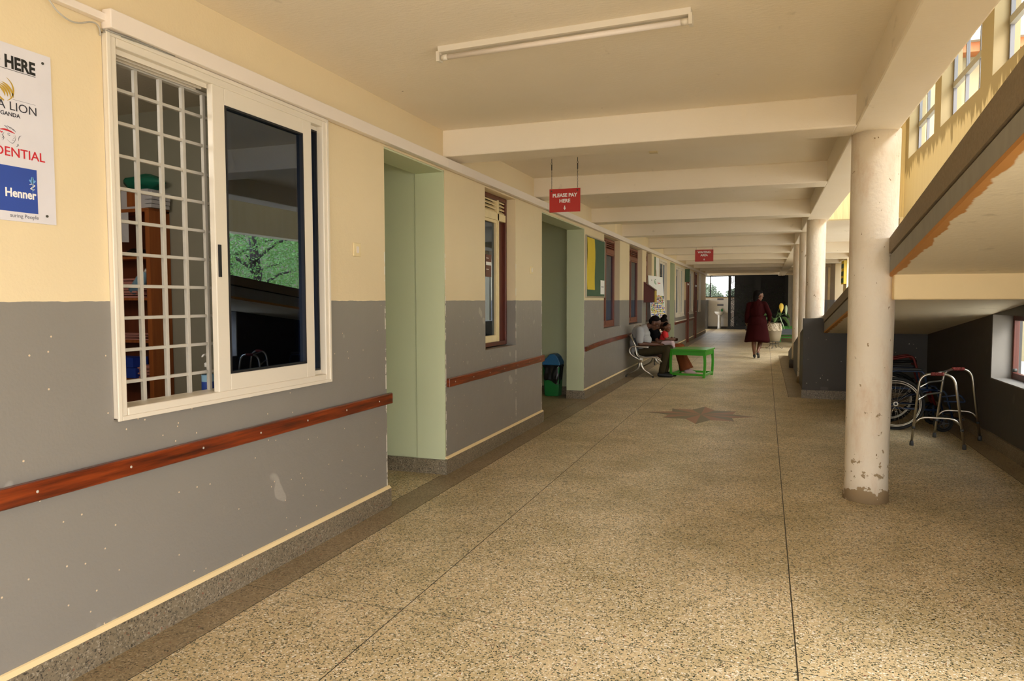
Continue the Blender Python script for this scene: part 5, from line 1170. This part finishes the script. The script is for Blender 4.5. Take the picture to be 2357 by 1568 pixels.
for k in range(700):
    c = V((rg.uniform(-1.45, 1.0), rg.uniform(38.42, 38.75), rg.uniform(.2, 2.3))); a = V((rg.uniform(-1, 1), rg.uniform(-.5, .5), rg.uniform(-1, 1))).normalized()*rg.uniform(.06, .13); b = a.cross(V((rg.uniform(-1, 1), rg.uniform(-1, 1), rg.uniform(-1, 1)))).normalized()*.035
    n = mb.pts([c-a, c+b, c+a, c-b]); mb.face([n, n+1, n+2, n+3])
mb.build('hedge_foliage', 'hedge', label='dark climbing foliage behind the black lattice screen', cat='foliage', kind='stuff')
MB().tube([(-3.3, 38.9, 2.98-.1), (-2.9, 38.7, 2.72), (-2.2, 38.6, 2.86), (-1.2, 38.6, 2.90), (0.2, 38.6, 2.9)], .012, 6).build('ceiling_cable', 'iron', label='grey cable looping under the ceiling at the far end', cat='cable')

# ---------------------------------------------------------------- outside: ground, trees, neighbouring building
MT['ground'] = mat('pale_concrete_yard', '#cfc8ba', 0.9)
B(-60, 120, -60, 120, -.5, -.26).build('ground', 'ground', kind='structure')
def tree(x, y, h, r, seed, lab, n=2600, z0=1.0, ls=1.0):
    rg = random.Random(seed); t = thing('tree', (x, y, -.26), lab, 'tree', 'trees outside the ramp opening')
    pts = [V((x, y, -.26)), V((x+.1, y, h*.25)), V((x-.1, y+.1, h*.5)), V((x, y, h*.85))]
    mb = MB().tube(pts, [.16, .13, .10, .03], 8)
    for k in range(9):
        a = rg.uniform(0, 6.28); b = V((x, y, h*rg.uniform(.2, .6))); e = b+V((math.cos(a), math.sin(a), rg.uniform(.1, .6)))*r*.9
        mb.tube([b, b.lerp(e, .5)+V((0, 0, .15)), e], [.06, .035, .012], 6)
    mb.build('trunk', 'bark', t); mb = MB()
    for k in range(n):
        d = V((rg.gauss(0, 1), rg.gauss(0, 1), rg.gauss(0, 1))).normalized()*rg.uniform(.55, 1.0)
        cc = V((x+d.x*r, y+d.y*r, z0+(h-z0)*.5+d.z*(h-z0)*.5)); cc += V((math.sin(cc.z*4+seed), math.cos(cc.x*4), 0))*.18
        a = V((rg.uniform(-1, 1), rg.uniform(-1, 1), rg.uniform(-1, .1))).normalized()*rg.uniform(.028, .055)*ls; b = a.cross(V((rg.uniform(-1, 1), rg.uniform(-1, 1), rg.uniform(-1, 1)))).normalized()*.019*ls
        q = mb.pts([cc-a, cc+b, cc+a, cc-b]); mb.face([q, q+1, q+2, q+3])
    mb.build('foliage', 'tree_leaf' if ls < 2 else 'hazy_leaf', t, kind='stuff')
m = N('tree_leaf'); m.col(m.mix(m.noise(3), lin('#a6cc62'), lin('#4f8a3c'))); m.set(Roughness=.5); MT['tree_leaf'] = m.m
tree(7.6, 15.6, 4.4, 2.3, 1, 'bushy green tree nearest to the ramp opening', 15000, .9); tree(11.6, 19.2, 5.2, 2.8, 2, 'second green tree beyond the ramp opening', 14000, .9)
tree(17.5, 20.5, 5.0, 2.8, 3, 'third green tree farther out in the yard', 7000, .8); tree(11.0, 11.9, 4.6, 2.4, 4, 'green tree standing forward in the yard', 8000, .8); tree(15.8, 15.2, 4.8, 2.3, 6, 'rightmost green tree far out in the yard', 6000, .9)
tree(-5.6, 75.0, 3.2, 1.55, 7, 'low hazy tree seen through the end window', 5000, .2, 2.6); tree(-2.5, 76.0, 2.8, 1.5, 8, 'low bush seen at the right of the end window', 5000, .2, 2.6); tree(0.6, 76.0, 2.9, 1.5, 9, 'hazy tree behind the lattice screen edge', 5000, .2, 2.6)
t = thing('building', (9, 26, -.26), 'yellow neighbouring building with orange eaves seen through the upper windows', 'building')
B(3.75, 16.0, 24.0, 31.0, -.26, 8.45).build('wall_block', 'ochre', t)
B(3.6, 4.72, 23.2, 24.0, -.26, 12.5).build('stair_tower', 'ochre', t)
B(3.75, 16.5, 23.5, 24.0, 8.40, 8.66).build('fascia', 'veneer', t)
MB().prism([(23.3, 8.66), (23.3, 8.75), (27.5, 10.2), (31.6, 8.75), (31.6, 8.66)], 'x', 4.72, 16.6).build('roof', 'ramp_grey', t)
for x in (5.0, 8.0): MB().cyl((x+.6, 23.42, 8.3), (x+.6, 23.42, 8.75), .06, 8).build('downpipe', 'upvc', t)
for x in (6.2, 9.2, 12.0):
    f = B(x, x+1.5, 23.95, 23.99, 5.2, 6.8).build('window', 'upvc', t); B(x+.08, x+1.42, 23.93, 23.95, 5.28, 6.72).build('pane', 'screenblack', f)
